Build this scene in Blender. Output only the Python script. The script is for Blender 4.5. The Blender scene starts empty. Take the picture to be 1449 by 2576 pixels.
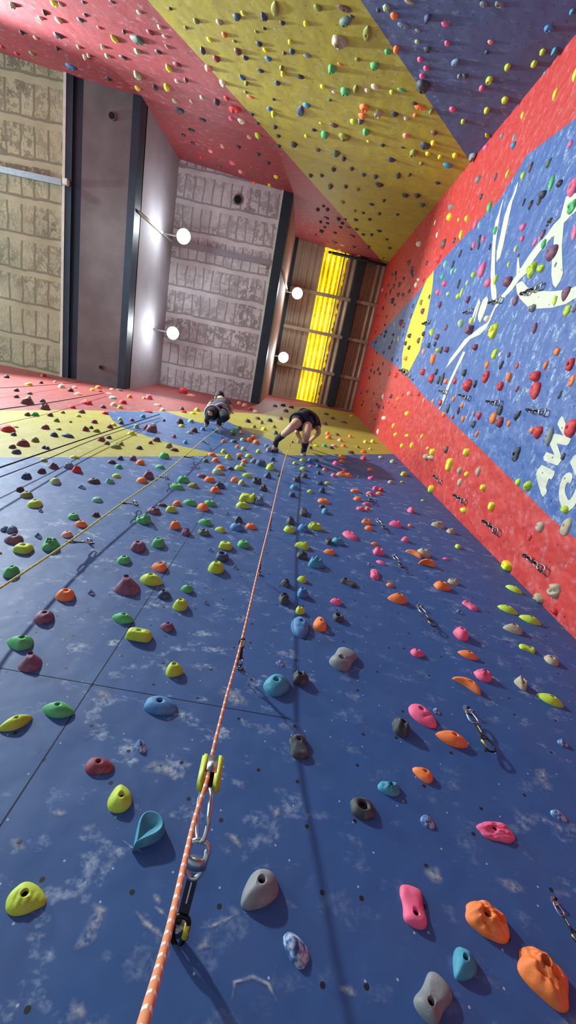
import bpy, bmesh, math, random
import numpy as np
from mathutils import Vector, Matrix, noise
from mathutils.geometry import delaunay_2d_cdt

random.seed(7)
scene = bpy.context.scene
COL = scene.collection

# ------------------------------------------------------------------ camera
# the phone lies close to the blue wall and looks up the shaft of the hall
IMG_W, IMG_H, FOCAL = 1449.0, 2576.0, 1072.0
_e3 = Vector((35, -375, FOCAL)).normalized()
_e1 = Vector((28.97, 5.56, 1.0))
_e1 = (_e1 - _e1.dot(_e3) * _e3).normalized()
_e2 = _e3.cross(_e1)
CAM = Vector((0, 0, 1.5))
D = 1.25                                   # metres from the lens to the blue wall

def to_world(c):
    return Vector((c.dot(_e1), c.dot(_e2), c.dot(_e3)))

def ray(px, py):
    return to_world(Vector((px - IMG_W / 2, py - IMG_H / 2, FOCAL)))

R3 = np.array([[_e1[i], _e2[i], _e3[i]] for i in range(3)])   # world -> camera

def project(P):
    c = (np.asarray(P) - np.array(CAM)) @ R3.T
    return np.stack([c[:, 0] / c[:, 2] * FOCAL + IMG_W / 2, c[:, 1] / c[:, 2] * FOCAL + IMG_H / 2], 1)

cam_data = bpy.data.cameras.new('camera')
cam = bpy.data.objects.new('camera', cam_data)
COL.objects.link(cam)
_m = Matrix.Identity(4)
for i, ax in enumerate((Vector((1, 0, 0)), Vector((0, -1, 0)), Vector((0, 0, -1)))):
    w = to_world(ax)
    for r in range(3):
        _m[r][i] = w[r]
_m.translation = CAM
cam.matrix_world = _m
cam_data.sensor_fit = 'VERTICAL'
cam_data.sensor_height = 36
cam_data.lens = 36 * FOCAL / IMG_H
cam_data.clip_start = 0.02
scene.camera = cam

# ------------------------------------------------------------------ wall frames
class Plane:
    def __init__(self, o, u, v, n):
        self.o, self.u, self.v, self.n = Vector(o), Vector(u).normalized(), Vector(v).normalized(), Vector(n).normalized()
    def hit(self, px, py, off=0.0):
        d = ray(px, py)
        o = self.o + self.n * off
        t = (o - CAM).dot(self.n) / d.dot(self.n)
        return CAM + d * t
    def uv(self, p):
        q = p - self.o
        return q.dot(self.u), q.dot(self.v)
    def at(self, a, b, off=0.0):
        return self.o + self.u * a + self.v * b + self.n * off
    def matrix(self, p):
        m = Matrix((self.u, self.v, self.n)).transposed().to_4x4()
        m.translation = p
        return m

FRONT = Plane((0, D, 0), (1, 0, 0), (0, 0, 1), (0, -1, 0))
_k = 0.0068
RIGHT = Plane((1.56 * D - _k * 1.5, 0, 0), (0, 1, 0), (_k, 0, 1), (-1, 0, _k))
BACK = Plane((0, -2.845 * D, 0), (1, 0.07, 0), (0, 0, 1), (-0.07, 1, 0))
WALLS = {'F': FRONT, 'R': RIGHT, 'B': BACK}

def at_y(px, py, y):
    """point on the sight line at a given distance (world y) from the lens towards the blue wall"""
    d = ray(px, py)
    return CAM + d * (y / d.y)

def at_z(px, py, z):
    d = ray(px, py)
    return CAM + d * ((z - CAM.z) / d.z)

# ------------------------------------------------------------------ object helpers
def tag(o, label=None, cat=None, group=None, kind=None):
    if label: o['label'] = label
    if cat: o['category'] = cat
    if group: o['group'] = group
    if kind: o['kind'] = kind
    return o

def link(name, me, mats=(), parent=None, smooth=False):
    o = bpy.data.objects.new(name, me)
    for m in (mats if isinstance(mats, (list, tuple)) else [mats]):
        me.materials.append(m)
    COL.objects.link(o)
    if parent is not None:
        o.parent = parent
    if smooth:
        for p in me.polygons: p.use_smooth = True
    return o

def mesh_from(name, verts, faces):
    me = bpy.data.meshes.new(name)
    me.from_pydata([tuple(v) for v in verts], [], faces)
    me.update()
    return me

def bm_obj(name, bm, mats, parent=None, smooth=False):
    me = bpy.data.meshes.new(name)
    bm.normal_update()
    bm.to_mesh(me); bm.free()
    return link(name, me, mats, parent, smooth)

def empty(name, loc, label=None, cat=None, group=None):
    o = bpy.data.objects.new(name, None)
    o.empty_display_size = 0.05
    COL.objects.link(o)
    o.location = loc
    return tag(o, label, cat, group)

def add_box(bm, lo, hi, bevel=0.0):
    r = bmesh.ops.create_cube(bm, size=1.0)
    lo, hi = Vector(lo), Vector(hi)
    for v in r['verts']:
        v.co = Vector(((lo[i] + hi[i]) / 2 + v.co[i] * (hi[i] - lo[i])) for i in range(3))
    if bevel:
        es = list({e for v in r['verts'] for e in v.link_edges})
        bmesh.ops.bevel(bm, geom=es, offset=bevel, segments=2, affect='EDGES')

def frames(pts, closed=False):
    n = len(pts)
    ts = []
    for i in range(n):
        a = pts[(i - 1) % n] if (closed or i > 0) else pts[i]
        b = pts[(i + 1) % n] if (closed or i < n - 1) else pts[i]
        ts.append((b - a).normalized())
    ref = Vector((0, 0, 1))
    if abs(ts[0].dot(ref)) > .9: ref = Vector((1, 0, 0))
    s = ts[0].cross(ref).normalized()
    out = []
    for t in ts:
        s = (s - s.dot(t) * t).normalized()
        out.append((t, s, t.cross(s)))
    return out

def add_tube(bm, pts, r, n=8, closed=False, flat=1.0, uv=False):
    """tube along points; r number or list; flat squashes one axis"""
    pts = [Vector(p) for p in pts]
    rs = r if isinstance(r, (list, tuple)) else [r] * len(pts)
    fr = frames(pts, closed)
    rings = []
    for p, (t, s, b), rr in zip(pts, fr, rs):
        rings.append([bm.verts.new(p + (s * math.cos(2 * math.pi * k / n) + b * math.sin(2 * math.pi * k / n) * flat) * rr) for k in range(n)])
    lay = bm.loops.layers.uv.verify() if uv else None
    L = [0.0]
    for i in range(1, len(pts)): L.append(L[-1] + (pts[i] - pts[i - 1]).length)
    m = len(rings)
    for i in range(m if closed else m - 1):
        A, B = rings[i], rings[(i + 1) % m]
        for k in range(n):
            f = bm.faces.new((A[k], A[(k + 1) % n], B[(k + 1) % n], B[k]))
            f.smooth = True
            if uv:
                for lp, q in zip(f.loops, ((k / n, L[i]), ((k + 1) / n, L[i]), ((k + 1) / n, L[min(i + 1, m - 1)]), (k / n, L[min(i + 1, m - 1)]))):
                    lp[lay].uv = q
    if not closed:
        bm.faces.new(rings[0][::-1]); bm.faces.new(rings[-1])

def smooth_path(pts, sub=8):
    """Catmull-Rom through the points"""
    P = [Vector(p) for p in pts]
    P = [2 * P[0] - P[1]] + P + [2 * P[-1] - P[-2]]
    out = []
    for i in range(1, len(P) - 2):
        for k in range(sub):
            t = k / sub
            a, b, c, d = P[i - 1], P[i], P[i + 1], P[i + 2]
            out.append(.5 * ((2 * b) + (c - a) * t + (2 * a - 5 * b + 4 * c - d) * t * t + (3 * b - a - 3 * c + d) * t ** 3))
    out.append(P[-2])
    return out

# ------------------------------------------------------------------ materials
def new_mat(name):
    m = bpy.data.materials.new(name)
    m.use_nodes = True
    nt = m.node_tree
    for n in list(nt.nodes): nt.nodes.remove(n)
    out = nt.nodes.new('ShaderNodeOutputMaterial')
    b = nt.nodes.new('ShaderNodeBsdfPrincipled')
    nt.links.new(b.outputs[0], out.inputs[0])
    return m, nt, b

class NT:
    """tiny helper for node graphs"""
    def __init__(self, nt): self.nt = nt
    def n(self, typ, **kw):
        x = self.nt.nodes.new(typ)
        for k, v in kw.items(): setattr(x, k, v)
        return x
    def l(self, a, b): self.nt.links.new(a, b)
    def math(self, op, a, b=None, c=None, clamp=False):
        x = self.n('ShaderNodeMath', operation=op, use_clamp=clamp)
        for i, v in enumerate((a, b, c)):
            if v is None: continue
            if hasattr(v, 'is_output'): self.l(v, x.inputs[i])
            else: x.inputs[i].default_value = v
        return x.outputs[0]
    def ramp(self, fac, stops):
        x = self.n('ShaderNodeValToRGB')
        el = x.color_ramp.elements
        el[0].position, el[1].position = stops[0][0], stops[-1][0]
        for s in stops[1:-1]: el.new(s[0])
        for e, s in zip(sorted(el, key=lambda q: q.position), stops):
            c = s[1] if isinstance(s[1], (tuple, list)) else (s[1],) * 3
            e.color = (*c[:3], 1)
        self.l(fac, x.inputs[0])
        return x.outputs[0]
    def mix(self, fac, a, b):
        x = self.n('ShaderNodeMix', data_type='RGBA')
        for i, v in ((0, fac), (6, a), (7, b)):
            if hasattr(v, 'is_output'): self.l(v, x.inputs[i])
            elif i == 0: x.inputs[0].default_value = v
            else: x.inputs[i].default_value = (*v[:3], 1)
        return x.outputs[2]
    def noise(self, vec, scale, detail=3, rough=.55, dim='3D'):
        x = self.n('ShaderNodeTexNoise', noise_dimensions=dim)
        x.inputs['Scale'].default_value = scale
        x.inputs['Detail'].default_value = detail
        x.inputs['Roughness'].default_value = rough
        if vec is not None: self.l(vec, x.inputs['Vector'])
        return x.outputs[0]
    def bump(self, h, strength, dist, bsdf):
        x = self.n('ShaderNodeBump')
        x.inputs['Strength'].default_value = strength
        x.inputs['Distance'].default_value = dist
        self.l(h, x.inputs['Height'])
        self.l(x.outputs[0], bsdf.inputs['Normal'])

def srgb(r, g, b):
    f = lambda c: (c / 255 / 12.92) if c / 255 <= .04045 else ((c / 255 + .055) / 1.055) ** 2.4
    return (f(r), f(g), f(b))

def simple(name, col, rough=.5, metal=0.0, var=.12, scale=30, bump=0.0, coat=None):
    m, nt, b = new_mat(name)
    g = NT(nt)
    co = g.n('ShaderNodeTexCoord').outputs['Object']
    nz = g.noise(co, scale, 4)
    dark = tuple(c * (1 - var * 2) for c in col)
    lite = tuple(min(1, c * (1 + var * 2)) for c in col)
    g.l(g.ramp(nz, [(.3, dark), (.7, lite)]), b.inputs['Base Color'])
    b.inputs['Roughness'].default_value = rough
    b.inputs['Metallic'].default_value = metal
    if bump: g.bump(nz, bump, .01, b)
    return m

def wall_mat(name, col, chalk=.5, relief=.25, rscale=6.0, rdist=.03, rough=.55, holes=True, dirt=.25, cth=.57, spk=.02):
    """painted textured climbing board: T-nut holes, chalk smears, moulded relief"""
    m, nt, b = new_mat(name)
    g = NT(nt)
    uv = g.n('ShaderNodeTexCoord').outputs['UV']
    big = g.noise(uv, .9, 2, dim='2D')
    tint = g.noise(uv, 3.5, 5, dim='2D')
    fine = g.noise(uv, 160, 2, dim='2D')
    base = g.mix(g.math('MULTIPLY', g.ramp(tint, [(.3, 0), (.75, 1)]), dirt), col, tuple(c * .55 + .05 for c in col))
    # chalk smears, broken up by a stretched noise
    mp = g.n('ShaderNodeMapping'); g.l(uv, mp.inputs[0]); mp.inputs['Scale'].default_value = (1.0, 1.5, 1); mp.inputs['Rotation'].default_value = (0, 0, .5)
    c1 = g.noise(mp.outputs[0], 8.0, 4, .62, dim='2D')
    c2 = g.noise(uv, 45, 3, .6, dim='2D')
    cm = g.math('MULTIPLY', g.ramp(c1, [(cth, 0), (cth + .15, 1)]), g.ramp(c2, [(.36, 0), (.62, 1)]))
    cm = g.math('MULTIPLY', cm, g.ramp(big, [(.36, .25), (.6, 1)]))
    cm = g.math('MULTIPLY', cm, chalk)
    base = g.mix(cm, base, srgb(196, 212, 222))
    # light specks
    vs = g.n('ShaderNodeTexVoronoi', voronoi_dimensions='2D'); g.l(uv, vs.inputs['Vector']); vs.inputs['Scale'].default_value = 7
    sp = g.math('MULTIPLY', g.math('LESS_THAN', vs.outputs['Distance'], spk), chalk)
    base = g.mix(sp, base, srgb(190, 205, 215))
    hm = g.n('ShaderNodeTexVoronoi', voronoi_dimensions='2D'); g.l(uv, hm.inputs['Vector'])
    hm.inputs['Scale'].default_value = 5.2; hm.inputs['Randomness'].default_value = .7
    hole = g.math('LESS_THAN', hm.outputs['Distance'], .033)
    rel = g.noise(uv, rscale, 2, .45, dim='2D')
    h = g.math('ADD', rel, g.math('MULTIPLY', fine, .02))
    if holes:
        base = g.mix(hole, base, (.006, .006, .008))
        h = g.math('SUBTRACT', h, g.math('MULTIPLY', hole, .35))
    g.l(base, b.inputs['Base Color'])
    b.inputs['Roughness'].default_value = rough
    g.bump(h, relief, rdist, b)
    return m

C_BLUE = srgb(40, 83, 138)
M_BLUE = wall_mat('front_blue_paint', C_BLUE, chalk=.62, relief=.3, rscale=5, rdist=.02, rough=.6)
M_YEL = wall_mat('front_yellow_paint', srgb(160, 150, 42), chalk=.35, relief=.35, rscale=4, rdist=.02, rough=.65)
M_RED = wall_mat('front_red_paint', srgb(142, 58, 52), chalk=.3, relief=.35, rscale=4, rdist=.02, rough=.65)
M_RBLUE = wall_mat('right_blue_paint', srgb(58, 90, 146), chalk=.6, cth=.53, relief=.7, rscale=5.5, rdist=.05, rough=.55, dirt=.15)
M_RRED = wall_mat('right_red_paint', srgb(184, 44, 36), chalk=.24, cth=.54, relief=.7, rscale=5.5, rdist=.05, rough=.55, dirt=.15)
M_RYEL = wall_mat('right_yellow_paint', srgb(200, 186, 44), chalk=.25, relief=.7, rscale=5.5, rdist=.05, rough=.55, dirt=.1)
M_BBLUE = wall_mat('back_blue_paint', srgb(72, 88, 132), dirt=.5, chalk=.4, relief=.4, rscale=4, rdist=.025, rough=.65)
M_BYEL = wall_mat('back_yellow_paint', srgb(168, 156, 40), dirt=.5, chalk=.4, relief=.4, rscale=4, rdist=.025, rough=.65)
M_BRED = wall_mat('back_red_paint', srgb(150, 54, 58), dirt=.5, chalk=.4, relief=.4, rscale=4, rdist=.025, rough=.65)
M_PAINT = wall_mat('cream_sign_paint', srgb(196, 196, 172), chalk=.2, relief=.5, rscale=8, rdist=.05, holes=True, dirt=.12)

# ------------------------------------------------------------------ painted walls
def painted_wall(name, pl, u0, u1, v0, v1, base, regions, thick=.18):
    """slab with a front face cut along the paint borders; regions: (material, pixel outline[, 'uv' when given in wall metres]) painted one over the other"""
    polys = [[tuple(p) if len(r) > 2 else pl.uv(pl.hit(*p)) for p in r[1]] for r in regions]
    vs, es, loops = [], [], []
    def loop(pts):
        s = len(vs)
        vs.extend(Vector(p) for p in pts)
        es.extend((s + i, s + (i + 1) % len(pts)) for i in range(len(pts)))
    clip = lambda p: (min(max(p[0], u0), u1), min(max(p[1], v0), v1))
    loop([(u0, v0), (u1, v0), (u1, v1), (u0, v1)])
    for q in polys: loop([clip(p) for p in q])
    V, E, F, *_ = delaunay_2d_cdt(vs, es, [], 0, 1e-5)
    def inside(p, q):
        c = False
        for i in range(len(q)):
            (x1, y1), (x2, y2) = q[i], q[i - 1]
            if (y1 > p[1]) != (y2 > p[1]) and p[0] < (x2 - x1) * (p[1] - y1) / (y2 - y1) + x1: c = not c
        return c
    verts = [pl.at(v.x, v.y) for v in V]
    faces, idx = [], []
    for f in F:
        c = sum((V[i] for i in f), Vector((0, 0))) / len(f)
        k = 0
        for j, q in enumerate(polys):
            if inside(c, q): k = j + 1
        a = verts[f[0]]; nn = (verts[f[1]] - a).cross(verts[f[2]] - a)
        faces.append(list(f) if nn.dot(pl.n) > 0 else list(f)[::-1]); idx.append(k)
    b = len(verts)
    verts += [pl.at(x, y, o) for o in (0, -thick) for x, y in ((u0, v0), (u1, v0), (u1, v1), (u0, v1))]
    faces += [[b + 7, b + 6, b + 5, b + 4]] + [[b + i, b + 4 + i, b + 4 + (i + 1) % 4, b + (i + 1) % 4] for i in range(4)]
    idx += [0] * 5
    me = mesh_from(name, verts, faces)
    mats = [base] + [r[0] for r in regions]
    o = link(name, me, mats)
    lay = me.uv_layers.new(name='UVMap')
    for p in me.polygons:
        p.material_index = idx[p.index]
        for li in p.loop_indices:
            lay.data[li].uv = pl.uv(me.vertices[me.loops[li].vertex_index].co)
    o['kind'] = 'structure'
    return o

Z1, Z2, Z3 = 1.5 + 7.56 * D, 1.5 + 9.5 * D, 1.5 + 12.5 * D      # undersides of the three roof levels
XA, XB = -2.925 * D, -0.75 * D                                     # the two steps of the roof
XR = RIGHT.o.x
XL = -11.0

wall_front = painted_wall('wall_front', FRONT, XL, XR + .2, 0, Z3 + .3, M_BLUE, [
    (M_YEL, [(-3000, 1163), (0, 1151), (400, 1148), (700, 1146), (1010, 1143), (960, 1020), (700, 985), (200, 900), (-600, 900), (-3000, 900)]),
    (M_RED, [(-3000, 1040), (0, 1033), (180, 1031), (300, 1034), (500, 1035), (600, 1038), (660, 1041), (720, 1024), (800, 1024), (890, 1039), (880, 1000), (700, 975), (200, 900), (-3000, 850)]),
    (M_BLUE, [(268, 1034), (420, 1036), (460, 1050), (505, 1064), (570, 1059), (625, 1086), (680, 1106), (712, 1140), (720, 1150), (610, 1150), (540, 1140), (450, 1121), (390, 1104), (340, 1087), (308, 1074), (284, 1058)]),
])
wall_right = painted_wall('wall_right', RIGHT, -2.9 * D, D + .2, 0, Z3 + .3, M_RRED, [
    (M_RBLUE, [(1449, 297), (1325, 390), (1260, 497), (1118, 648), (1090, 683), (1049, 738), (960, 836), (928, 868), (955, 890), (1009, 931), (1070, 1000), (1132, 1055), (1235, 1155), (1380, 1297), (1449, 1356), (1900, 1800), (1900, -60)]),
    (M_RYEL, [(1072, 705), (1091, 681), (1089, 710), (1083, 750), (1075, 795), (1066, 840), (1056, 882), (1044, 905), (1032, 928), (1022, 946), (1010, 932), (1012, 890), (1020, 850), (1035, 800), (1050, 760)]),
])
wall_back = painted_wall('wall_back', BACK, XL, XR + .3, 0, Z3 + .3, M_BYEL, [
    (M_BRED, [(-900, -1400), (370, 0), (725, 391), (966, 662), (1000, 720), (600, 600), (0, 300), (-2000, 100), (-4000, -600), (-3000, -1500)]),
    (M_BBLUE, [(905, -3), (1183, 407), (1500, 200), (2300, -900), (300, -900)]),
    (M_BBLUE, [(-20, -1), (10, -1), (10, 6.4), (-20, 4.6)], 'uv'),  # unseen lower band, added in blue to cool the light this wall bounces
])

# painted figure and lettering on the right wall
def painted_shape(name, outer, org, sc, holes=(), parent=None, off=.0025):
    to = lambda q: RIGHT.uv(RIGHT.hit(org[0] + q[0] / sc, org[1] + q[1] / sc))
    loops = [[to(p) for p in outer]] + [[to(p) for p in h] for h in holes]
    vs, es = [], []
    for lp in loops:
        s = len(vs)
        vs += [Vector(p) for p in lp]
        es += [(s + i, s + (i + 1) % len(lp)) for i in range(len(lp))]
    V, E, F, *_ = delaunay_2d_cdt(vs, es, [], 3 if holes else 1, 1e-6)
    if holes:
        def ins(p, q):
            c = False
            for i in range(len(q)):
                (x1, y1), (x2, y2) = q[i], q[i - 1]
                if (y1 > p[1]) != (y2 > p[1]) and p[0] < (x2 - x1) * (p[1] - y1) / (y2 - y1) + x1: c = not c
            return c
        F = [f for f in F if ins(sum((V[i] for i in f), Vector((0, 0))) / len(f), loops[0]) and not any(ins(sum((V[i] for i in f), Vector((0, 0))) / len(f), h) for h in loops[1:])]
    verts = [RIGHT.at(v.x, v.y, off) for v in V]
    faces = []
    for f in F:
        a = verts[f[0]]; nn = (verts[f[1]] - a).cross(verts[f[2]] - a)
        faces.append(list(f) if nn.dot(RIGHT.n) > 0 else list(f)[::-1])
    me = mesh_from(name, verts, faces)
    o = link(name, me, M_PAINT, parent)
    lay = me.uv_layers.new(name='UVMap')
    for p in me.polygons:
        for li in p.loop_indices:
            lay.data[li].uv = RIGHT.uv(me.vertices[me.loops[li].vertex_index].co)
    return o

S2, O2 = 4.14, (1099, 380)          # tracing frames of the photograph
d3 = 300 * 4.14                     # offset between the two overlapping tracing frames
def low(pts): return [(x, y + d3) for x, y in pts]
painted_shape('painted_figure', [(690, 500), (640, 660), (610, 740), (588, 880), (572, 1080), (562, 1300), (564, 1449)] + low([(575, 300), (600, 318), (625, 310), (622, 200)]) + [(608, 1380), (606, 1200), (612, 1000), (628, 860), (650, 720), (668, 620), (696, 505)], O2, S2, parent=wall_right)
painted_shape('painted_figure', [(850, 325), (830, 420), (790, 520), (755, 680), (720, 850), (690, 1000), (660, 1110), (622, 1155), (625, 1050), (660, 900), (700, 700), (745, 560), (790, 465), (842, 325)], O2, S2, parent=wall_right)
painted_shape('painted_figure', [(1400, 440), (1345, 480), (1325, 560), (1290, 690), (1220, 765), (1140, 880), (1050, 970), (960, 1090), (880, 1215), (866, 1225), (850, 1080), (836, 1160), (830, 1290), (725, 1449)] + low([(680, 255), (600, 380), (555, 480), (520, 550), (440, 600), (370, 660), (290, 720), (210, 830), (140, 920), (92, 1027), (150, 960), (240, 850), (350, 715), (450, 670), (520, 600), (560, 520), (610, 400), (700, 290), (780, 210), (835, 135)]) + [(870, 1330), (960, 1250), (1000, 1150), (1080, 1040), (1180, 920), (1225, 880), (1215, 1000), (1200, 1150), (1195, 1290), (1210, 1390), (1240, 1425), (1285, 1360), (1315, 1280), (1310, 1150), (1305, 1000), (1325, 750), (1400, 670), (1480, 600), (1450, 440)], O2, S2, parent=wall_right)
painted_shape('painted_figure', low([(826, 150), (835, 230), (870, 300), (950, 380), (1050, 400), (1200, 390), (1350, 350), (1449, 290), (1520, 230), (1520, 130), (1449, 165), (1380, 200), (1200, 220), (1010, 210), (945, 175), (890, 110), (840, 138)]), O2, S2, parent=wall_right)
painted_shape('painted_figure', low([(520, 268), (537, 300), (520, 380), (490, 460), (450, 545), (430, 510), (430, 460), (450, 390), (480, 310)]), O2, S2, parent=wall_right)
painted_shape('painted_figure', low([(440, 298), (452, 305), (420, 390), (385, 495), (366, 500), (400, 390)]), O2, S2, parent=wall_right)
painted_shape('painted_figure', low([(446, 322), (456, 330), (425, 430), (395, 535), (383, 540), (412, 420)]), O2, S2, parent=wall_right)
painted_shape('painted_figure', low([(275, 845), (300, 850), (260, 940), (200, 1060), (140, 1190), (80, 1350), (30, 1449), (22, 1449), (60, 1340), (85, 1260), (150, 1110), (220, 960)]), O2, S2, parent=wall_right)
O1, S1 = (1249, 950), 7.245
painted_shape('painted_letter', [(830, 1590), (1070, 1705), (1060, 1770), (1010, 1855), (960, 1840), (930, 1920), (905, 2000), (925, 2060), (915, 2110), (850, 2175), (820, 2120), (780, 1990), (745, 1860), (725, 1750), (760, 1670)], O1, S1, [[(830, 1770), (890, 1808), (865, 1878)]], parent=wall_right)
painted_shape('painted_letter', [(1190, 705), (1220, 715), (1270, 840), (1240, 930), (1280, 1050), (1365, 1120), (1330, 1195), (1290, 1235), (1240, 1230), (1105, 1200), (1135, 1290), (1170, 1390), (1190, 1500), (1130, 1595), (1090, 1595), (870, 1510), (860, 1450), (915, 1355), (1060, 1410), (1030, 1330), (975, 1215), (1020, 1120), (1045, 1035), (1080, 1020), (1220, 1055), (1170, 960), (1115, 850), (1140, 780)], O1, S1, parent=wall_right)
painted_shape('painted_letter', [(1460, 110), (1400, 200), (1310, 380), (1250, 520), (1300, 600), (1380, 720), (1449, 755), (1600, 640), (1620, 300), (1560, 120)], O1, S1, [[(1470, 240), (1400, 370), (1380, 450), (1410, 470), (1480, 350)]], parent=wall_right)
painted_shape('painted_letter', [(1330, 1725), (1380, 1750), (1395, 1800), (1370, 1900), (1335, 1935), (1310, 1905), (1270, 1950), (1250, 2050), (1265, 2130), (1310, 2230), (1345, 2230), (1400, 2150), (1449, 2030), (1500, 1900), (1540, 2080), (1449, 2300), (1400, 2380), (1320, 2430), (1250, 2420), (1190, 2360), (1150, 2230), (1140, 2100), (1160, 1950), (1210, 1820), (1270, 1750)], O1, S1, parent=wall_right)
painted_shape('painted_letter', [(1470, 1385), (1400, 1440), (1345, 1550), (1390, 1650), (1449, 1775), (1600, 1700), (1600, 1450)], O1, S1, parent=wall_right)

# chalk scuffs left on the blue wall (soft edged, their own shape)
def scuff_material():
    m = bpy.data.materials.new('chalk_scuff'); m.use_nodes = True
    nt = m.node_tree; g = NT(nt)
    for n in list(nt.nodes): nt.nodes.remove(n)
    out = g.n('ShaderNodeOutputMaterial'); b = g.n('ShaderNodeBsdfPrincipled'); t = g.n('ShaderNodeBsdfTransparent'); mx = g.n('ShaderNodeMixShader')
    b.inputs['Base Color'].default_value = (*srgb(196, 204, 204), 1); b.inputs['Roughness'].default_value = .9
    tc = g.n('ShaderNodeTexCoord')
    nz = g.noise(tc.outputs['Object'], 55, 4, .65)
    sep = g.n('ShaderNodeSeparateXYZ'); g.l(tc.outputs['UV'], sep.inputs[0])
    edge = g.math('SUBTRACT', 1.0, sep.outputs[0])           # 0 on the rim, 1 in the middle
    f = g.math('MULTIPLY', g.ramp(nz, [(.34, 0), (.62, 1)]), g.math('POWER', edge, 1.2))
    f = g.math('MULTIPLY', f, .8)
    g.l(f, mx.inputs[0]); g.l(t.outputs[0], mx.inputs[1]); g.l(b.outputs[0], mx.inputs[2]); g.l(mx.outputs[0], out.inputs[0])
    return m
M_SCUFF = scuff_material()
def scuff(path, w):
    """smear along a pixel path, w half-width in pixels; uv.x = 1 on the rim"""
    vs, uvs, fs = [], [], []
    n = len(path)
    for i, (x, y) in enumerate(path):
        a, b = path[max(i - 1, 0)], path[min(i + 1, n - 1)]
        dx, dy = b[0] - a[0], b[1] - a[1]; L = math.hypot(dx, dy)
        ww = w * (.25 + .75 * math.sin(math.pi * (i + .5) / n))
        end = 1.0 if i in (0, n - 1) else 0.0
        for s in (-1, 0, 1):
            vs.append(FRONT.hit(x - dy / L * ww * s, y + dx / L * ww * s, .0015)); uvs.append(1.0 if s else end)
        if i:
            k = 3 * (i - 1)
            fs += [[k, k + 1, k + 4, k + 3], [k + 1, k + 2, k + 5, k + 4]]
    me = mesh_from('chalk_scuff', vs, fs)
    lay = me.uv_layers.new(name='UVMap')
    for p in me.polygons:
        for li in p.loop_indices: lay.data[li].uv = (uvs[me.loops[li].vertex_index], 0)
    link('chalk_scuff', me, M_SCUFF, wall_front)
for path, w in [
    ([(336, 2290), (365, 2320), (395, 2345), (425, 2368)], 12), ([(500, 2336), (530, 2330), (565, 2315), (592, 2298)], 7),
    ([(385, 2280), (405, 2292), (425, 2310)], 9), ([(520, 2350), (515, 2375), (495, 2395)], 16), ([(585, 2520), (590, 2470), (635, 2456), (675, 2475), (702, 2525)], 9),
    ([(225, 2275), (255, 2290), (240, 2325), (215, 2365), (190, 2395)], 26), ([(355, 1945), (390, 1928), (425, 1935), (460, 1950)], 22), ([(560, 2100), (590, 2108), (612, 2135)], 14),
    ([(670, 2030), (695, 2040), (705, 2065)], 16), ([(20, 2120), (45, 2125), (70, 2135)], 22), ([(130, 2050), (150, 2045), (170, 2038)], 14), ([(545, 1745), (590, 1755), (635, 1765)], 26),
    ([(230, 1740), (260, 1745), (290, 1755)], 20), ([(1060, 2195), (1095, 2200), (1120, 2215)], 26), ([(1240, 2215), (1290, 2230), (1330, 2240)], 20), ([(1340, 1945), (1365, 1950), (1385, 1960)], 24),
    ([(300, 2108), (330, 2130), (370, 2148)], 4), ([(850, 2490), (880, 2490), (905, 2500)], 18), ([(170, 2520), (195, 2540), (225, 2550)], 34), ([(380, 2250), (395, 2260), (410, 2275)], 14)]:
    scuff(path, w)

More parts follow.
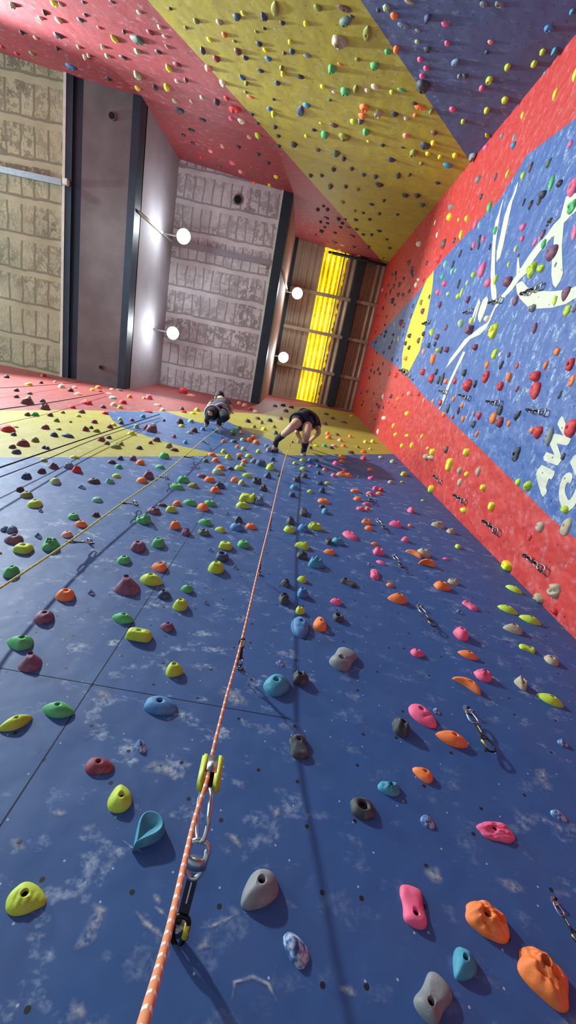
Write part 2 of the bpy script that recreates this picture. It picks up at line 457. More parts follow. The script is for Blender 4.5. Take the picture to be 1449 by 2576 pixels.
# joints between the plywood boards of the blue wall
M_JOINT = simple('board_joint', srgb(14, 24, 44), .8, 0, .05, 20)
xj, zj = FRONT.hit(120, 1893).x, FRONT.hit(300, 1733).z
bm = bmesh.new(); add_box(bm, (xj - .0016, D - .0006, 0), (xj + .0016, D + .01, Z3)); bm_obj('board_joint', bm, M_JOINT, wall_front)
bm = bmesh.new(); add_box(bm, (xj - .35, D - .0006, zj - .0013), (xj + .75, D + .01, zj + .0013)); bm_obj('board_joint', bm, M_JOINT, wall_front)
HOLDS = {
    "F": """1364 2457 144 162 or r 45;1223 2319 128 102 or r 25;649 2242 100 106 gy t -45;1090 2513 82 125 gy p -60;67 2264 106 88 lm bt;366 2101 82 104 te e -50;1039 2282 62 112 pk p 80;1165 2430 70 88 te t -60;1247 2092 96 54 pk r 8;301 2008 62 74 lm t 90;1063 1802 72 62 pk w 40;402 1776 85 50 bl d;1137 1860 79 52 or l 20;38 1819 78 52 lm l -20;147 1786 85 43 gn l;911 2034 62 58 dg j;862 1657 59 60 gy p -50;252 1928 76 47 mr t;695 1724 62 57 te d -40;1175 1723 72 48 or n 30;321 1475 66 47 pu h;78 1667 60 48 pu h;49 1616 72 40 gn t;1384 1762 69 41 lm l 25;752 1881 45 62 dg p 80;1008 1832 48 50 dg r;754 1579 45 53 bl w 90;978 1983 57 41 te r;1063 1948 52 43 or t 30;349 1598 64 33 lm bk;380 1458 59 33 lm bl;110 1553 52 36 pu d;439 1685 45 40 lm t;1333 1560 63 28 lm l 22;28 1438 43 40 gn d;755 1707 45 38 dg r;164 1497 50 32 or b;309 1555 57 28 gn l;1289 1582 50 30 tn t;128 1371 47 32 gn r;1000 1506 51 29 or l;1177 1648 53 28 or l 20;1277 1534 58 25 lm l 22;1215 1700 45 33 pk r;1159 1595 38 36 pk d;1310 1720 36 38 tn r;804 1569 35 40 or t 90;543 1427 39 33 lm b;347 1375 41 29 pu d;1114 1475 46 26 or t;59 1380 47 25 lm k;453 1522 37 32 lm b;34 1356 47 25 pu d;622 1250 41 28 lm p;794 1416 39 29 te r;1293 1483 41 26 lm l 25;1387 1662 38 28 tn d;400 1426 40 25 or t;1073 1416 44 22 or n;1042 1393 41 23 or n 25;362 1306 39 25 gn r;877 1466 39 25 dg p 25;1325 1631 40 24 lm p 20;1182 1524 32 29 pk p 35;558 1399 33 28 nv j;881 1348 33 28 pk w 40;16 1076 31 29 rd p 40;714 1507 29 30 dg r;1050 1643 36 24 pk t;398 1366 33 26 gn d;419 1577 35 25 pu t;761 1492 30 28 bl t;87 1267 40 21 lm d;759 1372 37 22 lm t;1065 1392 36 23 tn d;413 1496 35 23 nv t;651 1259 26 30 st r;791 1324 36 22 lm r;311 1409 35 22 gn d;850 1553 29 26 dg j;596 1326 36 21 bl d;471 1481 33 22 gn l;30 1332 28 26 st d;112 1023 28 26 br r;386 1286 39 18 pu r;567 1373 33 21 lm k;612 1369 33 21 gn d;850 1362 33 21 te t;441 1321 29 23 or t;509 1275 30 22 or t;515 1313 35 19 gn t;994 1318 33 20 pk t;69 1009 35 19 br r;60 1114 35 19 mr t;867 1195 43 15 or r;761 1328 28 23 bl t;445 1224 36 18 gn d;611 1271 36 18 lm t;374 1195 29 22 pu t;462 1206 33 19 gn t;513 1339 33 19 gg r;759 1397 29 22 dg r;478 1264 37 17 gn l;204 1318 35 18 or l;951 1389 32 19 pk r;942 1444 22 28 pk p 90;844 1513 30 20 pk t;66 1244 33 18 ol d;380 1078 29 20 pu r;728 1332 30 19 lm d;755 1536 26 22 lm t;1101 1321 35 17 tn r;717 1467 25 22 dg t;137 1210 30 18 sg t;431 1281 30 18 lm t;1139 1464 30 18 tn r;528 1266 32 17 gn d;656 1165 29 18 nv d;11 1330 22 23 st d;236 1210 33 15 dp d;184 1299 30 17 gn d;467 1339 22 22 pu r;759 1457 25 19 lm t;170 1096 36 13 nv l;168 1344 28 17 pc d;828 1388 28 17 or t;542 1232 26 18 or t;630 1324 29 16 or d;553 1221 28 17 nv t;547 1186 28 17 sg d;730 1310 22 21 dg d;763 1289 21 22 dg p 90;173 1171 25 18 st d;527 1206 28 16 or d;814 1261 32 14 or d;66 1197 26 17 nv d;193 1181 26 17 rd r;413 1146 26 17 gn d;216 1012 31 14 rd r;356 1208 28 15 or d;485 1221 28 15 ol t;460 983 24 17 rd r;922 1313 29 14 or r;645 1210 25 17 dg r;290 1123 31 13 ol d;553 1332 26 15 lm t;679 1175 21 19 lm r;135 1173 28 14 br r;244 1257 28 14 mt d;554 1176 26 14 or d;817 1286 18 21 te d;662 1228 22 17 dg r;600 1307 22 17 dg t;958 1416 26 14 pk l 25;602 1177 25 14 lm d;826 1362 19 18 dg r;1133 1337 25 14 tn r;41 1136 26 13 nv d;1019 1358 23 14 pk r;104 1184 22 15 dp d;746 1206 22 15 dg r;1033 1284 19 17 pk d;402 1174 26 12 gn t;50 1230 23 14 dp d;445 1266 23 14 or d;114 1074 21 16 mr d;622 1196 28 12 lm l;607 1214 19 17 sg r;136 1093 24 13 nv l;928 1329 23 13 or d;353 1163 22 14 or d;740 1225 22 14 te d;69 1042 17 17 br d;88 1106 22 13 ol d;240 1295 23 12 dp r;932 1242 23 12 pk t;907 1280 23 12 pk r;507 1197 26 11 pu d;590 1207 21 14 or d;673 1197 21 14 nv r;452 1060 21 14 dp d;215 1079 19 14 mr r;297 1173 22 12 gn t;276 1211 22 12 mt r;809 1234 18 15 nv r;892 1234 23 12 or p;393 1105 21 13 dp d;487 1082 21 13 dp d;309 1011 22 12 rd d;237 1060 17 16 mr j;369 1074 17 16 mr t;334 1152 19 14 pu d;31 1123 19 14 br d;424 1121 19 14 ol d;1016 1192 21 12 lm l -25;374 1000 21 12 pk r;255 1105 21 12 mr r;438 1131 24 10 dp d;734 1244 18 14 nv j;88 1042 22 11 gn d;922 1268 23 10 pk l;281 1162 22 11 dp d;293 1197 22 11 lm d;542 1157 19 12 or d;575 1150 21 12 lm r;408 1270 25 10 dp d;804 1215 19 12 nv r;899 1255 21 12 or d;981 1472 19 12 or d;481 995 28 9 pc l;644 1112 19 12 or d;692 1133 19 12 dg r;860 1150 23 10 or r;126 1043 17 13 br d;188 1150 26 9 lm d;765 1197 18 12 dg r;944 1229 17 13 pk r;110 1157 21 10 lm d;331 1090 21 10 yl r;34 1092 16 14 nv d;676 1131 16 14 gy r;625 1147 19 11 lm d;913 1152 15 14 rd r;371 1035 28 8 rd r;626 1107 17 12 or d;845 1165 17 12 pk r;533 1143 21 10 or d;942 1368 21 10 or t;801 1172 18 11 nv d;242 1083 19 10 ol d;1 1391 8 23 or d;693 1088 14 14 gg t;110 944 16 12 rd d;343 1073 16 12 sg d;579 1178 19 10 nv d;155 972 19 10 cr r;205 1035 19 10 br d;350 1126 19 10 dp d;588 1085 19 10 gn d;588 1110 19 10 gg d;197 991 24 8 pc r;302 1152 17 11 nv d;517 1159 17 11 gg d;637 1160 17 11 gy r;761 1179 17 11 lm t;72 966 21 9 yl r;177 981 17 10 dp d;283 1000 21 9 mt r;286 1017 17 10 cr d;182 1024 21 9 rd r;264 1039 21 9 rd r;612 1129 17 10 sg r;826 1100 17 10 or r;881 1138 21 9 br r;615 1160 18 10 or d;119 1127 13 13 nv d;986 1161 12 14 sg r;1151 1375 14 12 lm k;111 1125 14 12 nv d;107 1008 17 10 br d;247 974 17 10 or d;276 1073 17 10 mr r;480 1059 17 10 mt d;623 1059 17 10 dg t;678 1057 17 10 dg t;269 1114 16 10 br d;616 1019 16 10 pc d;761 1157 17 10 lm l;932 1203 17 10 pk r;983 1213 17 10 tn t;953 1241 17 10 or t;810 1274 17 10 dg d;959 1231 12 12 rd r;562 1135 14 11 lm d;41 997 16 10 br d;143 1057 16 10 ol t;636 1099 16 10 or d;16 947 17 9 dg d;259 1023 17 9 br d;779 1236 15 10 lm t;74 989 19 8 br d;300 981 21 7 br d;397 1019 21 7 pc r;359 1047 14 10 te d;650 1135 14 10 lm d;462 1036 21 7 rd r;864 1062 21 7 br l;603 1144 17 8 or d;610 1168 12 11 sg d;838 1195 12 11 pk d;1122 1406 17 8 pk d;600 1152 15 9 dg d;41 981 16 9 dp d;273 1100 16 9 nv d;495 1031 16 9 lm r;685 1155 14 10 nv d;924 1279 14 10 or d;304 1063 14 10 nv d;304 1116 14 10 ol d;609 1086 14 10 pc d;478 1088 17 8 gy d;457 1071 17 8 yl l;914 1136 17 8 or r;840 1121 17 8 pc d;816 1066 17 8 br r;643 1035 17 8 cr d;824 1215 17 8 lm l;763 1143 15 8 te d;860 1160 15 8 or d;779 1157 12 10 bl d;801 1189 12 10 nv d;326 997 14 9 or d;147 1079 17 7 ol t;302 1024 14 9 lm d;510 1079 14 9 te d;610 1106 14 9 sg d;855 1107 14 9 pc d;638 1073 14 9 ol d;705 1052 14 9 br d;719 1033 14 9 br d;664 1079 14 9 yl d;819 1041 17 7 br d;602 1014 14 9 pc d;629 1028 14 9 rd d;457 1028 14 9 br d;647 1052 16 8 br d;229 1075 12 10 dg d;931 1181 14 8 or d;276 990 21 5 pc l;750 1111 10 10 st t;250 983 16 7 rd d;585 1092 16 7 dg d;485 1039 16 7 yl d;409 1031 14 8 cr r;286 1068 14 8 yl d;331 1056 14 8 mr d;602 1076 14 8 ol d;712 1019 14 8 dg d;733 1024 14 8 br d;688 1073 14 8 ol d;671 1121 14 8 st d;816 1121 14 8 gn d;833 1126 14 8 dg d;864 1121 14 8 or d;378 1113 12 9 mr d;437 1097 12 9 mr t;466 1112 12 9 te d;562 1109 12 9 or d;823 1090 12 9 or d;919 1111 12 9 lm d;937 1110 12 9 lm d;657 1062 12 9 ol d;1031 1322 12 8 or d;880 1097 10 10 or d;741 1165 12 8 lm d;797 1159 12 8 nv d;816 1181 12 8 or d;197 1046 14 7 lm d;692 1121 14 7 gy d;847 1093 14 7 br d;836 1052 14 7 br r;159 1037 12 8 ol t;302 1054 12 8 lm d;597 1124 12 8 or d;957 1150 12 7 sg d;188 974 14 6 pc d;386 1067 14 6 mt d;795 1121 14 6 yl d;581 1038 14 6 ol d;103 962 12 7 dp d;232 980 12 7 yl d;692 1021 12 7 br d;899 1124 12 7 ol d;867 1181 12 6 pk d;1064 1259 12 6 lm l 10;40 1074 16 5 ol l;885 1046 12 6 yl l;412 1057 9 8 mr d;781 1126 10 7 dg d;362 1001 10 6 lm d;931 1129 10 6 lm d;281 979 12 5 cr d;1011 1212 11 6 lm l;780 1173 10 6 pk d;901 1199 7 8 gy d;178 1061 9 6 ol t;138 960 9 5 wh d;735 1112 7 5 dg d""",
    "R": """1443 470 35 55 pk j 110;1437 1077 35 48 rd d;1389 636 33 43 pu d;1424 1326 29 46 tn d;1347 983 29 45 rd w 100;1395 1487 32 41 tn r;1382 1098 25 52 gy l 105;1339 679 26 48 lm r 110;1439 521 28 41 gn r;1242 833 21 48 yl r 110;1423 740 26 40 pu t;1213 678 26 38 pk t 110;1299 1143 22 41 dg r;1353 1089 26 34 rd t;1387 461 19 45 gn l 105;1434 917 26 33 rd j 110;1176 969 25 34 rd t 95;1347 947 28 28 rd d;1355 1506 29 26 tn r;1447 187 17 42 yl l 105;1277 709 26 28 pu d;1222 948 22 30 rd j 110;1397 237 17 37 yl l 110;1275 1424 26 25 yl k;1444 586 16 41 pk w 100;1427 781 21 31 lm d;1327 1223 22 28 lm r;1358 1326 22 28 tn d;1438 958 19 32 or d;1257 1062 21 28 mr d;1302 1045 22 26 dg l 125;1241 1052 19 30 or d;1365 490 24 24 dg d;1130 1169 17 33 yl k 105;1380 410 20 27 gg t 120;1181 830 22 24 pu k;1339 776 26 21 gy r;1089 904 16 33 or l 105;1244 891 17 29 lm d;1345 826 16 31 pu l 105;1335 421 16 30 br l 110;1297 756 17 28 pu t;1361 676 19 24 lm r;1113 953 13 35 dg l 105;1365 590 17 26 pu t 110;1258 972 19 23 rd j;1280 949 16 28 or l 100;1421 1282 21 21 lm d;1085 952 17 26 rd t;1257 1033 17 26 dg d;1231 521 14 31 gn l 100;1368 614 16 28 gn l 105;1202 452 19 22 gy j;1408 461 19 22 dg t;1396 757 14 29 lm l 100;1227 712 17 23 pk d;1203 1186 14 29 tn l 105;1196 566 16 26 pk l 110;1334 516 16 26 dg t 110;1159 814 16 26 sg l 100;1115 614 16 26 br d;1373 919 14 28 or l 110;1394 1538 19 19 rd r;1401 885 17 22 or d;1246 704 13 28 lm l 105;1291 367 16 22 bl t;1316 442 14 25 lm l 105;1315 572 16 22 pk d;1293 345 12 27 gy j;1435 362 15 22 pk t;1277 437 14 24 lm l 110;1261 919 14 24 dg l 115;1236 1274 16 21 yl k;1346 609 19 17 pk p 120;1246 580 13 25 gn l 100;1205 1047 14 22 rd t;1154 714 11 28 dg l 105;1247 445 12 24 pu l 110;1222 372 15 20 pk d;1071 1150 17 17 tn r;1156 1185 14 21 tn l 105;1225 802 16 19 cr d;1384 555 19 16 dg r;1173 1138 16 19 yl k;1298 626 12 24 sg l 105;1446 776 12 24 dp d;1130 545 14 21 yl t;1159 591 10 28 lm l 100;1356 507 14 21 dg t;1177 754 14 21 pu l 105;1103 652 14 21 rd r;1168 938 14 21 dg t;1303 1213 14 21 lm d 105;1161 736 10 29 lm l 105;1195 966 12 23 dg l 105;1191 1068 13 21 dg r;1084 1231 14 20 yl k;1165 1284 17 17 yl l;1127 1028 11 25 dg d;1408 993 12 22 dg t;1099 848 17 16 pu d;1195 874 16 17 mr d;1135 521 16 17 gy r;1192 617 11 24 pk l 100;1122 1131 13 20 br d;1120 666 11 23 mt l 105;1318 509 12 21 dg l 110;1314 600 12 21 pk l 100;1158 638 12 21 dg l 110;1139 666 10 24 dg l 105;1225 918 12 21 or d;1156 1214 12 21 tn d;1085 836 11 22 lm l 90;1063 936 14 18 rd d;1338 1083 14 18 or d;1124 880 14 17 pu r;1087 1138 13 18 yl k;1103 957 10 22 dg d;1191 692 12 19 lm l 105;1106 767 12 19 pu l 105;1417 1148 12 19 dg k;1118 714 14 17 pk d;1314 290 10 22 yl l 105;1137 683 10 22 mt l 105;1153 1033 10 21 dg l 105;1053 614 14 16 cr r;1215 1227 14 16 yl k;1280 1066 11 19 or d;1185 807 11 19 yl d;1200 1092 11 19 or l 110;1206 600 9 24 dg l 100;1008 812 12 17 pu d;1332 1352 12 17 rd r;1216 601 10 21 pk l 100;1108 1014 12 17 rd d;1113 697 10 19 gn l 105;1165 1054 10 19 or l 95;1063 783 11 17 mr d;1084 1152 14 14 cr r;1101 736 12 16 pk d;1144 959 10 18 rd d;1173 550 10 19 yl l 100;1110 881 10 19 dg d;1204 619 9 21 dg l 100;1028 662 10 17 br r;1035 679 9 21 br d;1301 979 10 17 mr d;1262 342 11 16 gy j;1210 495 10 17 dg j;1152 746 11 16 lm d;1078 869 11 16 dg t;1301 921 10 17 rd d;1065 885 9 19 pc l 105;1232 621 9 19 dg l 100;1035 1121 9 19 yl l 100;987 757 10 16 dg r;1122 959 10 16 or d;1116 1043 10 16 or d;1097 936 10 17 dg d;1142 605 10 16 br d;1173 1193 10 14 yl d;1175 712 9 17 sg j;1122 824 9 17 pu d;995 944 11 14 rd d;1205 567 7 21 mt l 100;1127 740 10 14 sg d;1015 819 10 14 pu d;982 735 7 21 dg l;1023 1041 10 14 yl d;1053 857 9 16 br d;1059 761 9 16 ol l 100;1398 666 9 16 gy l 110;1141 1004 9 16 or d;1046 716 8 17 cr t 100;1030 946 11 11 gy j;1258 892 9 14 wh d;1280 893 9 14 dp d;1094 866 9 14 dg d;1065 840 9 14 dp d;1004 717 9 14 br d;1162 1021 9 14 or d;1028 991 9 14 pc d;1001 1004 9 14 or d;1101 881 10 12 lm d;1030 845 10 12 dp d;965 1052 10 12 cr d;994 1094 11 10 yl l 130;995 689 7 17 dg l 95;1036 686 8 14 dg d;979 939 8 14 rd d;1010 1122 8 14 yl l 100;1099 591 6 17 cr l 100;1279 666 7 16 lm l 95;994 855 7 16 sg l;1193 1041 7 16 mr d;1066 1008 7 16 pc l 105;1089 1010 7 16 pc l 105;1023 1096 11 10 yl t;990 721 8 14 br d;1021 902 9 12 or r;1001 742 9 12 br d;1187 624 9 12 dg d;989 1071 9 12 yl l 110;983 997 8 12 dp d;970 744 6 17 br l 100;1002 852 5 19 sg l 95;963 998 6 16 cr l 100;950 1086 6 16 cr l 100;1146 681 7 14 mt d;1061 1098 7 14 yl l 105;1033 795 7 14 br d;970 835 10 10 dg d;1020 864 8 12 dp d;1029 875 8 12 dg d;1053 992 8 10 rd d;1080 747 6 14 dg l 100;1139 1049 8 11 rd d;1073 662 7 12 dp d;1029 733 8 11 br d;1013 991 6 12 rd d;1153 553 6 12 yl l;1039 770 6 12 nv d;1013 742 8 10 br d;980 874 7 11 dg d;986 904 5 14 nv l 95;1094 560 5 14 cr d;1304 643 7 10 dg d;1035 992 6 11 rd d;1052 704 8 9 cr d;955 940 8 9 br d;995 704 6 11 br d;986 861 6 11 dg l 110;951 929 6 11 dp d;924 984 6 10 br d;993 1023 6 10 rd d;992 815 4 17 sg l 95;1015 701 7 9 dg t;939 871 7 9 gy d;1075 1128 6 10 yl d;963 776 7 9 dg d;977 1011 6 9 rd d;1011 931 8 7 dg r;1038 694 5 11 dg d;963 915 5 11 br d;941 937 5 11 dp d;986 692 6 9 br d;976 719 6 9 br d;967 846 6 9 nv d;972 797 5 10 br d;1065 705 7 8 br d;908 988 5 9 br d;945 835 5 9 dp d;962 729 5 11 pc l;964 1025 5 10 dp l 105;989 842 6 8 dp d;945 861 6 8 dg d;1038 955 8 6 dp d;935 1032 5 9 rd d;1000 906 5 8 dg d;940 990 4 10 dp d;953 1023 5 9 dp d;993 767 6 7 dg d;937 918 5 9 br d;929 950 5 9 dp d;916 929 5 9 br d;1006 826 4 11 sg l 95;910 1018 5 7 dp d;948 1017 5 7 dp d;965 887 5 8 dg d;1014 842 5 8 nv d;933 932 5 8 dp d;943 1055 6 5 dp d;968 818 5 7 dg d;948 888 4 8 dp d;923 925 4 8 br d;950 794 4 7 dg d;950 824 3 8 dp d;914 1010 5 5 dp d;959 841 5 5 dg d""",
    "B": """856 106 42 37 tn r;1065 218 37 35 dg d;1385 185 32 35 te t -40;870 54 40 27 gg l -25;345 100 38 28 gg t;867 22 37 21 br d;592 275 35 22 rd r;1396 130 20 37 te t;867 345 32 21 ol r;924 85 14 44 ol l 100;869 231 25 24 gn d;836 175 22 26 gn t;346 190 20 29 sg l 60;178 168 30 19 bl d;1381 72 25 22 bl r;1075 47 19 29 nv t;917 271 26 21 or r;1015 64 30 18 st d;942 166 22 24 gn t;148 90 28 19 dg t;1070 367 27 19 dg d;288 98 20 26 yl l 50;595 42 22 22 nv t;952 286 22 22 tn r;1145 157 20 24 st l -40;1040 387 20 24 ol j;452 278 25 19 dg d;1257 12 25 19 gy r;1190 395 21 22 gy r;1057 270 27 17 or d;1231 203 19 24 lm j;664 42 18 26 nv t 60;817 340 20 22 gn d;425 172 18 25 yl l 60;756 280 15 29 nv l 100;148 51 22 19 pc d;525 172 22 19 pc r;800 20 22 19 ol d;598 130 20 21 br d;1365 131 16 26 lm d;1439 30 15 27 te d;420 220 12 32 yl l 70;1344 161 16 25 lm k;992 40 20 20 or d;136 9 21 19 yl r;692 22 9 42 ol l 95;552 56 22 17 tn r;545 148 20 19 mr d;1075 125 20 19 dg t;972 20 19 20 sg r;922 333 20 19 gn t;847 387 20 19 gg t;1127 416 25 15 te d;32 14 18 21 sg r;1271 252 19 19 lm d;911 292 20 18 or t;545 258 16 22 dp j;840 315 25 14 br l;1277 169 17 20 lm d;1217 11 20 17 gy r;977 131 20 17 gn t;510 128 12 29 dg l 70;378 82 20 17 mr d;562 209 20 17 cr r;997 124 15 22 or d;895 225 14 24 ol l 100;610 195 20 16 bl l 40;1120 60 20 16 pk d;310 145 22 14 dp d;608 305 22 14 cr r;773 140 22 14 gy d;755 193 22 14 dg d;985 402 22 14 nv t;1030 5 25 12 tn d;1011 227 25 12 gn d;908 306 17 17 gg t;390 220 16 19 dp d;1225 278 16 19 lm d;943 218 20 15 cr d;890 306 20 15 lm d;345 129 18 17 sg d;495 54 18 17 ol t;445 162 21 14 mr r;1085 280 12 24 ol l 110;102 46 20 14 pc l;202 50 20 14 dg d;82 135 20 14 ol t;398 131 20 14 dp d;652 111 18 16 dg d;772 265 20 14 te d;993 287 20 14 dg d;740 364 17 16 dg d;832 470 14 20 gg t;112 32 14 19 dp l 60;1092 334 19 14 br t;650 341 18 15 lm r;688 288 13 20 lm d;955 465 20 13 dg d;152 11 14 18 cr l 50;655 178 20 12 dg d;214 144 13 19 cr d;528 100 18 14 yl d;618 146 18 14 nv t;675 148 18 14 bl d;1212 222 14 17 pk d;1170 192 17 14 dg d;1138 275 17 14 pk d;1021 342 17 14 pc d;422 118 20 12 pc l 40;565 88 15 16 or d;735 130 15 16 nv d;1050 492 18 13 dg d;712 186 12 19 yl d;55 82 15 15 dg t;1125 109 15 15 pk d;1057 150 15 15 pk d;698 209 16 14 nv d;770 60 14 16 yl d;272 198 18 12 dg d;1165 306 12 17 lm d;270 141 15 14 sg d;346 222 15 14 yl d;510 302 18 12 dg d;482 328 18 12 dg d;585 410 18 12 pk d;612 34 15 14 yl d;710 58 15 14 dg d;1072 172 15 14 pk d;1062 192 15 14 pk d;987 232 15 14 lm d;1145 391 15 14 yl d;415 92 17 12 pc r;1020 492 17 12 dg d;630 244 20 10 or d;1002 442 11 18 dg l 100;402 68 14 14 cr d;1090 360 14 14 yl d;350 31 15 13 cr d;440 254 15 12 sg d;582 298 15 12 pk d;668 126 15 12 yl d;678 274 15 12 bl d;924 227 15 12 cr d;708 172 11 17 ol l 95;1062 516 16 12 gg d;570 248 15 12 rd d;90 95 15 12 pc d;1234 106 15 12 pc d;900 150 15 12 ol d;250 70 16 11 rd d;145 122 12 14 dg t;1226 341 12 14 lm l 50;223 140 10 17 cr d;282 5 17 10 dp d;468 202 12 14 br d;812 218 14 12 yl d;258 118 11 15 cr d;628 345 15 11 pc d;1042 260 16 10 dp d;790 327 16 10 dg t;1050 105 12 12 sg d;1225 132 12 12 nv d;952 27 12 12 dg d;198 118 13 12 pc d;652 468 12 13 pc d;640 462 13 12 or d;865 400 12 13 dg d;215 38 14 11 dp d;42 135 14 11 rd d;730 106 11 14 yl d;1077 387 14 11 yl d;800 377 14 11 br d;1100 460 17 9 dg d;692 320 12 12 dg d;1052 77 15 10 gy d;1045 291 12 12 or d;962 365 15 10 dg d;885 42 15 10 dg d;809 583 12 12 dg j;856 162 16 9 or d;945 445 12 12 dg d;840 427 12 12 dg d;552 420 13 11 br d;560 368 13 11 pc d;821 548 17 8 br r;886 593 17 8 br r;312 80 10 14 dp d;695 445 14 10 yl d;620 210 10 14 ol d;445 204 12 11 cr d;1107 395 12 11 yl r;5 118 12 11 rd d;508 245 12 11 cr d;600 370 12 11 dp d;468 70 12 11 ol d;885 425 12 11 dg d;605 432 13 10 pc d;530 380 13 10 pc d;700 342 13 10 dg d;210 6 12 10 dp d;428 22 12 10 dg d;1155 192 10 12 gy d;771 343 12 10 yl d;702 368 11 11 dg d;715 134 11 11 br d;926 621 12 10 br r;482 255 12 10 pc d;505 395 12 10 rd d;650 388 12 10 dg d;675 410 12 10 dg d;1060 412 12 10 ol d;900 477 12 10 ol d;842 610 15 8 br r;852 552 10 11 dg d;935 514 14 8 dg d;485 360 12 9 dg d;1021 298 11 10 wh d;1030 440 11 10 dg d;915 440 11 10 dg d;782 442 11 10 dg d;870 470 11 10 dg d;590 104 12 9 ol d;645 80 12 9 ol d;648 310 12 9 dg d;862 509 12 9 ol d;954 581 14 8 dg d;824 528 10 10 dg d;462 340 11 9 dp d;618 232 11 9 ol d;665 72 11 9 dg d;545 440 12 8 dg d;830 252 12 8 gg d;862 617 15 6 pc r;1012 371 12 7 dg t;800 528 10 10 dg d;678 466 10 9 yl d;635 288 10 9 dg d;810 442 10 9 dg d;895 553 12 8 dg d;980 624 12 8 gg t;688 250 11 8 dg d;893 531 8 10 ol t;954 538 7 12 dg l 110;840 232 12 7 wh d;890 621 12 7 dg d;904 645 12 7 pc d;966 505 9 9 dg d;807 559 8 10 dg d;930 552 10 8 dg d;897 577 11 7 dg d;876 572 14 6 br d;935 591 8 9 dg d;861 562 10 8 dg d;914 590 10 7 dg d;843 586 10 7 dg d;927 356 10 7 yl d;814 519 9 8 dg d;857 572 10 7 dg d;824 562 9 7 dg d;1000 540 9 7 dg d;807 310 10 6 yl d;855 629 10 6 pc d;914 536 8 7 dg d;962 650 8 7 ol d;973 602 10 6 dg d;817 572 8 7 dg d;810 612 8 6 br d;869 552 8 6 dg d;824 610 8 6 rd d;795 591 6 6 dg d""",
}
# ------------------------------------------------------------------ roof
def struct(name, bm, mats, smooth=False):
    o = bm_obj(name, bm, mats, None, smooth)
    o['kind'] = 'structure'
    return o

def panel_mat(name, col, row, stripe, x0, y0, dark=.35):
    """weathered pre-cast roof panels: raised joints across, ribs along, dark blotches"""
    m, nt, b = new_mat(name)
    g = NT(nt)
    co = g.n('ShaderNodeTexCoord').outputs['Object']
    wob = g.n('ShaderNodeTexNoise'); wob.inputs['Scale'].default_value = 3; g.l(co, wob.inputs['Vector'])
    add = g.n('ShaderNodeVectorMath', operation='MULTIPLY_ADD'); g.l(wob.outputs['Color'], add.inputs[0]); add.inputs[1].default_value = (.09, .09, 0); g.l(co, add.inputs[2])
    sp = g.n('ShaderNodeSeparateXYZ'); g.l(add.outputs[0], sp.inputs[0])
    fx = g.math('FRACT', g.math('DIVIDE', g.math('SUBTRACT', sp.outputs[0], x0), stripe))
    fy = g.math('FRACT', g.math('DIVIDE', g.math('SUBTRACT', sp.outputs[1], y0), row))
    joint = g.math('LESS_THAN', fy, .16)
    gap = g.math('MAXIMUM', g.math('LESS_THAN', fx, .16), g.math('MULTIPLY', g.math('GREATER_THAN', fy, .93), 1.0))
    gap = g.math('MULTIPLY', gap, g.math('SUBTRACT', 1.0, joint))
    bl = g.ramp(g.noise(co, 9, 5, .7), [(.46, 0), (.56, 1)])
    area = g.ramp(g.noise(co, .9, 2), [(.4, .15), (.6, 1)])
    blot = g.math('MULTIPLY', g.math('MULTIPLY', bl, area), g.math('SUBTRACT', 1.0, joint))
    mask = g.math('MAXIMUM', g.math('MULTIPLY', gap, .75), g.math('MULTIPLY', blot, .85))
    tone = g.ramp(g.noise(co, 1.6, 4), [(.3, tuple(c * .8 for c in col)), (.7, tuple(min(1, c * 1.15) for c in col))])
    c = g.mix(mask, tone, tuple(x * dark for x in col))
    g.l(c, b.inputs['Base Color'])
    b.inputs['Roughness'].default_value = .85
    g.bump(g.math('SUBTRACT', 1.0, mask), .5, .03, b)
    return m

M_PANEL1 = panel_mat('roof_panel_cream', srgb(174, 172, 136), .62, .26, XL, 0)
M_PANEL2 = panel_mat('roof_panel_grey', srgb(206, 202, 204), .62, .22, XA, .1)
M_PLASTER = simple('grey_plaster', srgb(112, 104, 102), .85, 0, .10, 2.2, .1)
M_PALE = simple('pale_plaster', srgb(146, 142, 148), .8, 0, .06, 1.6, .1)
M_BROWN = simple('tan_plaster', srgb(168, 128, 108), .8, 0, .07, 2.0, .1)
M_BEAM = simple('blue_black_steel', srgb(36, 52, 64), .5, .2, .08, 3)
M_WHITE = simple('white_painted_metal', srgb(214, 216, 200), .5, 0, .05, 8)
M_STEEL = simple('galvanised_steel', srgb(170, 172, 176), .35, .9, .08, 40)
M_CHAIN = simple('bright_steel_links', srgb(170, 170, 168), .35, 1, .05, 60)
M_BLACKM = simple('black_anodised_metal', srgb(26, 28, 32), .35, .6, .06, 60)
M_DARK = simple('dark_recess', srgb(10, 11, 13), .9, 0, .05, 30)
M_RUBBER = simple('grey_floor_mat', srgb(150, 160, 170), .8, 0, .06, 3)
M_SHEET = simple('brown_corrugated_steel', srgb(164, 148, 126), .42, .1, .08, 1.5)

FY, BY = D + .2, -4.1
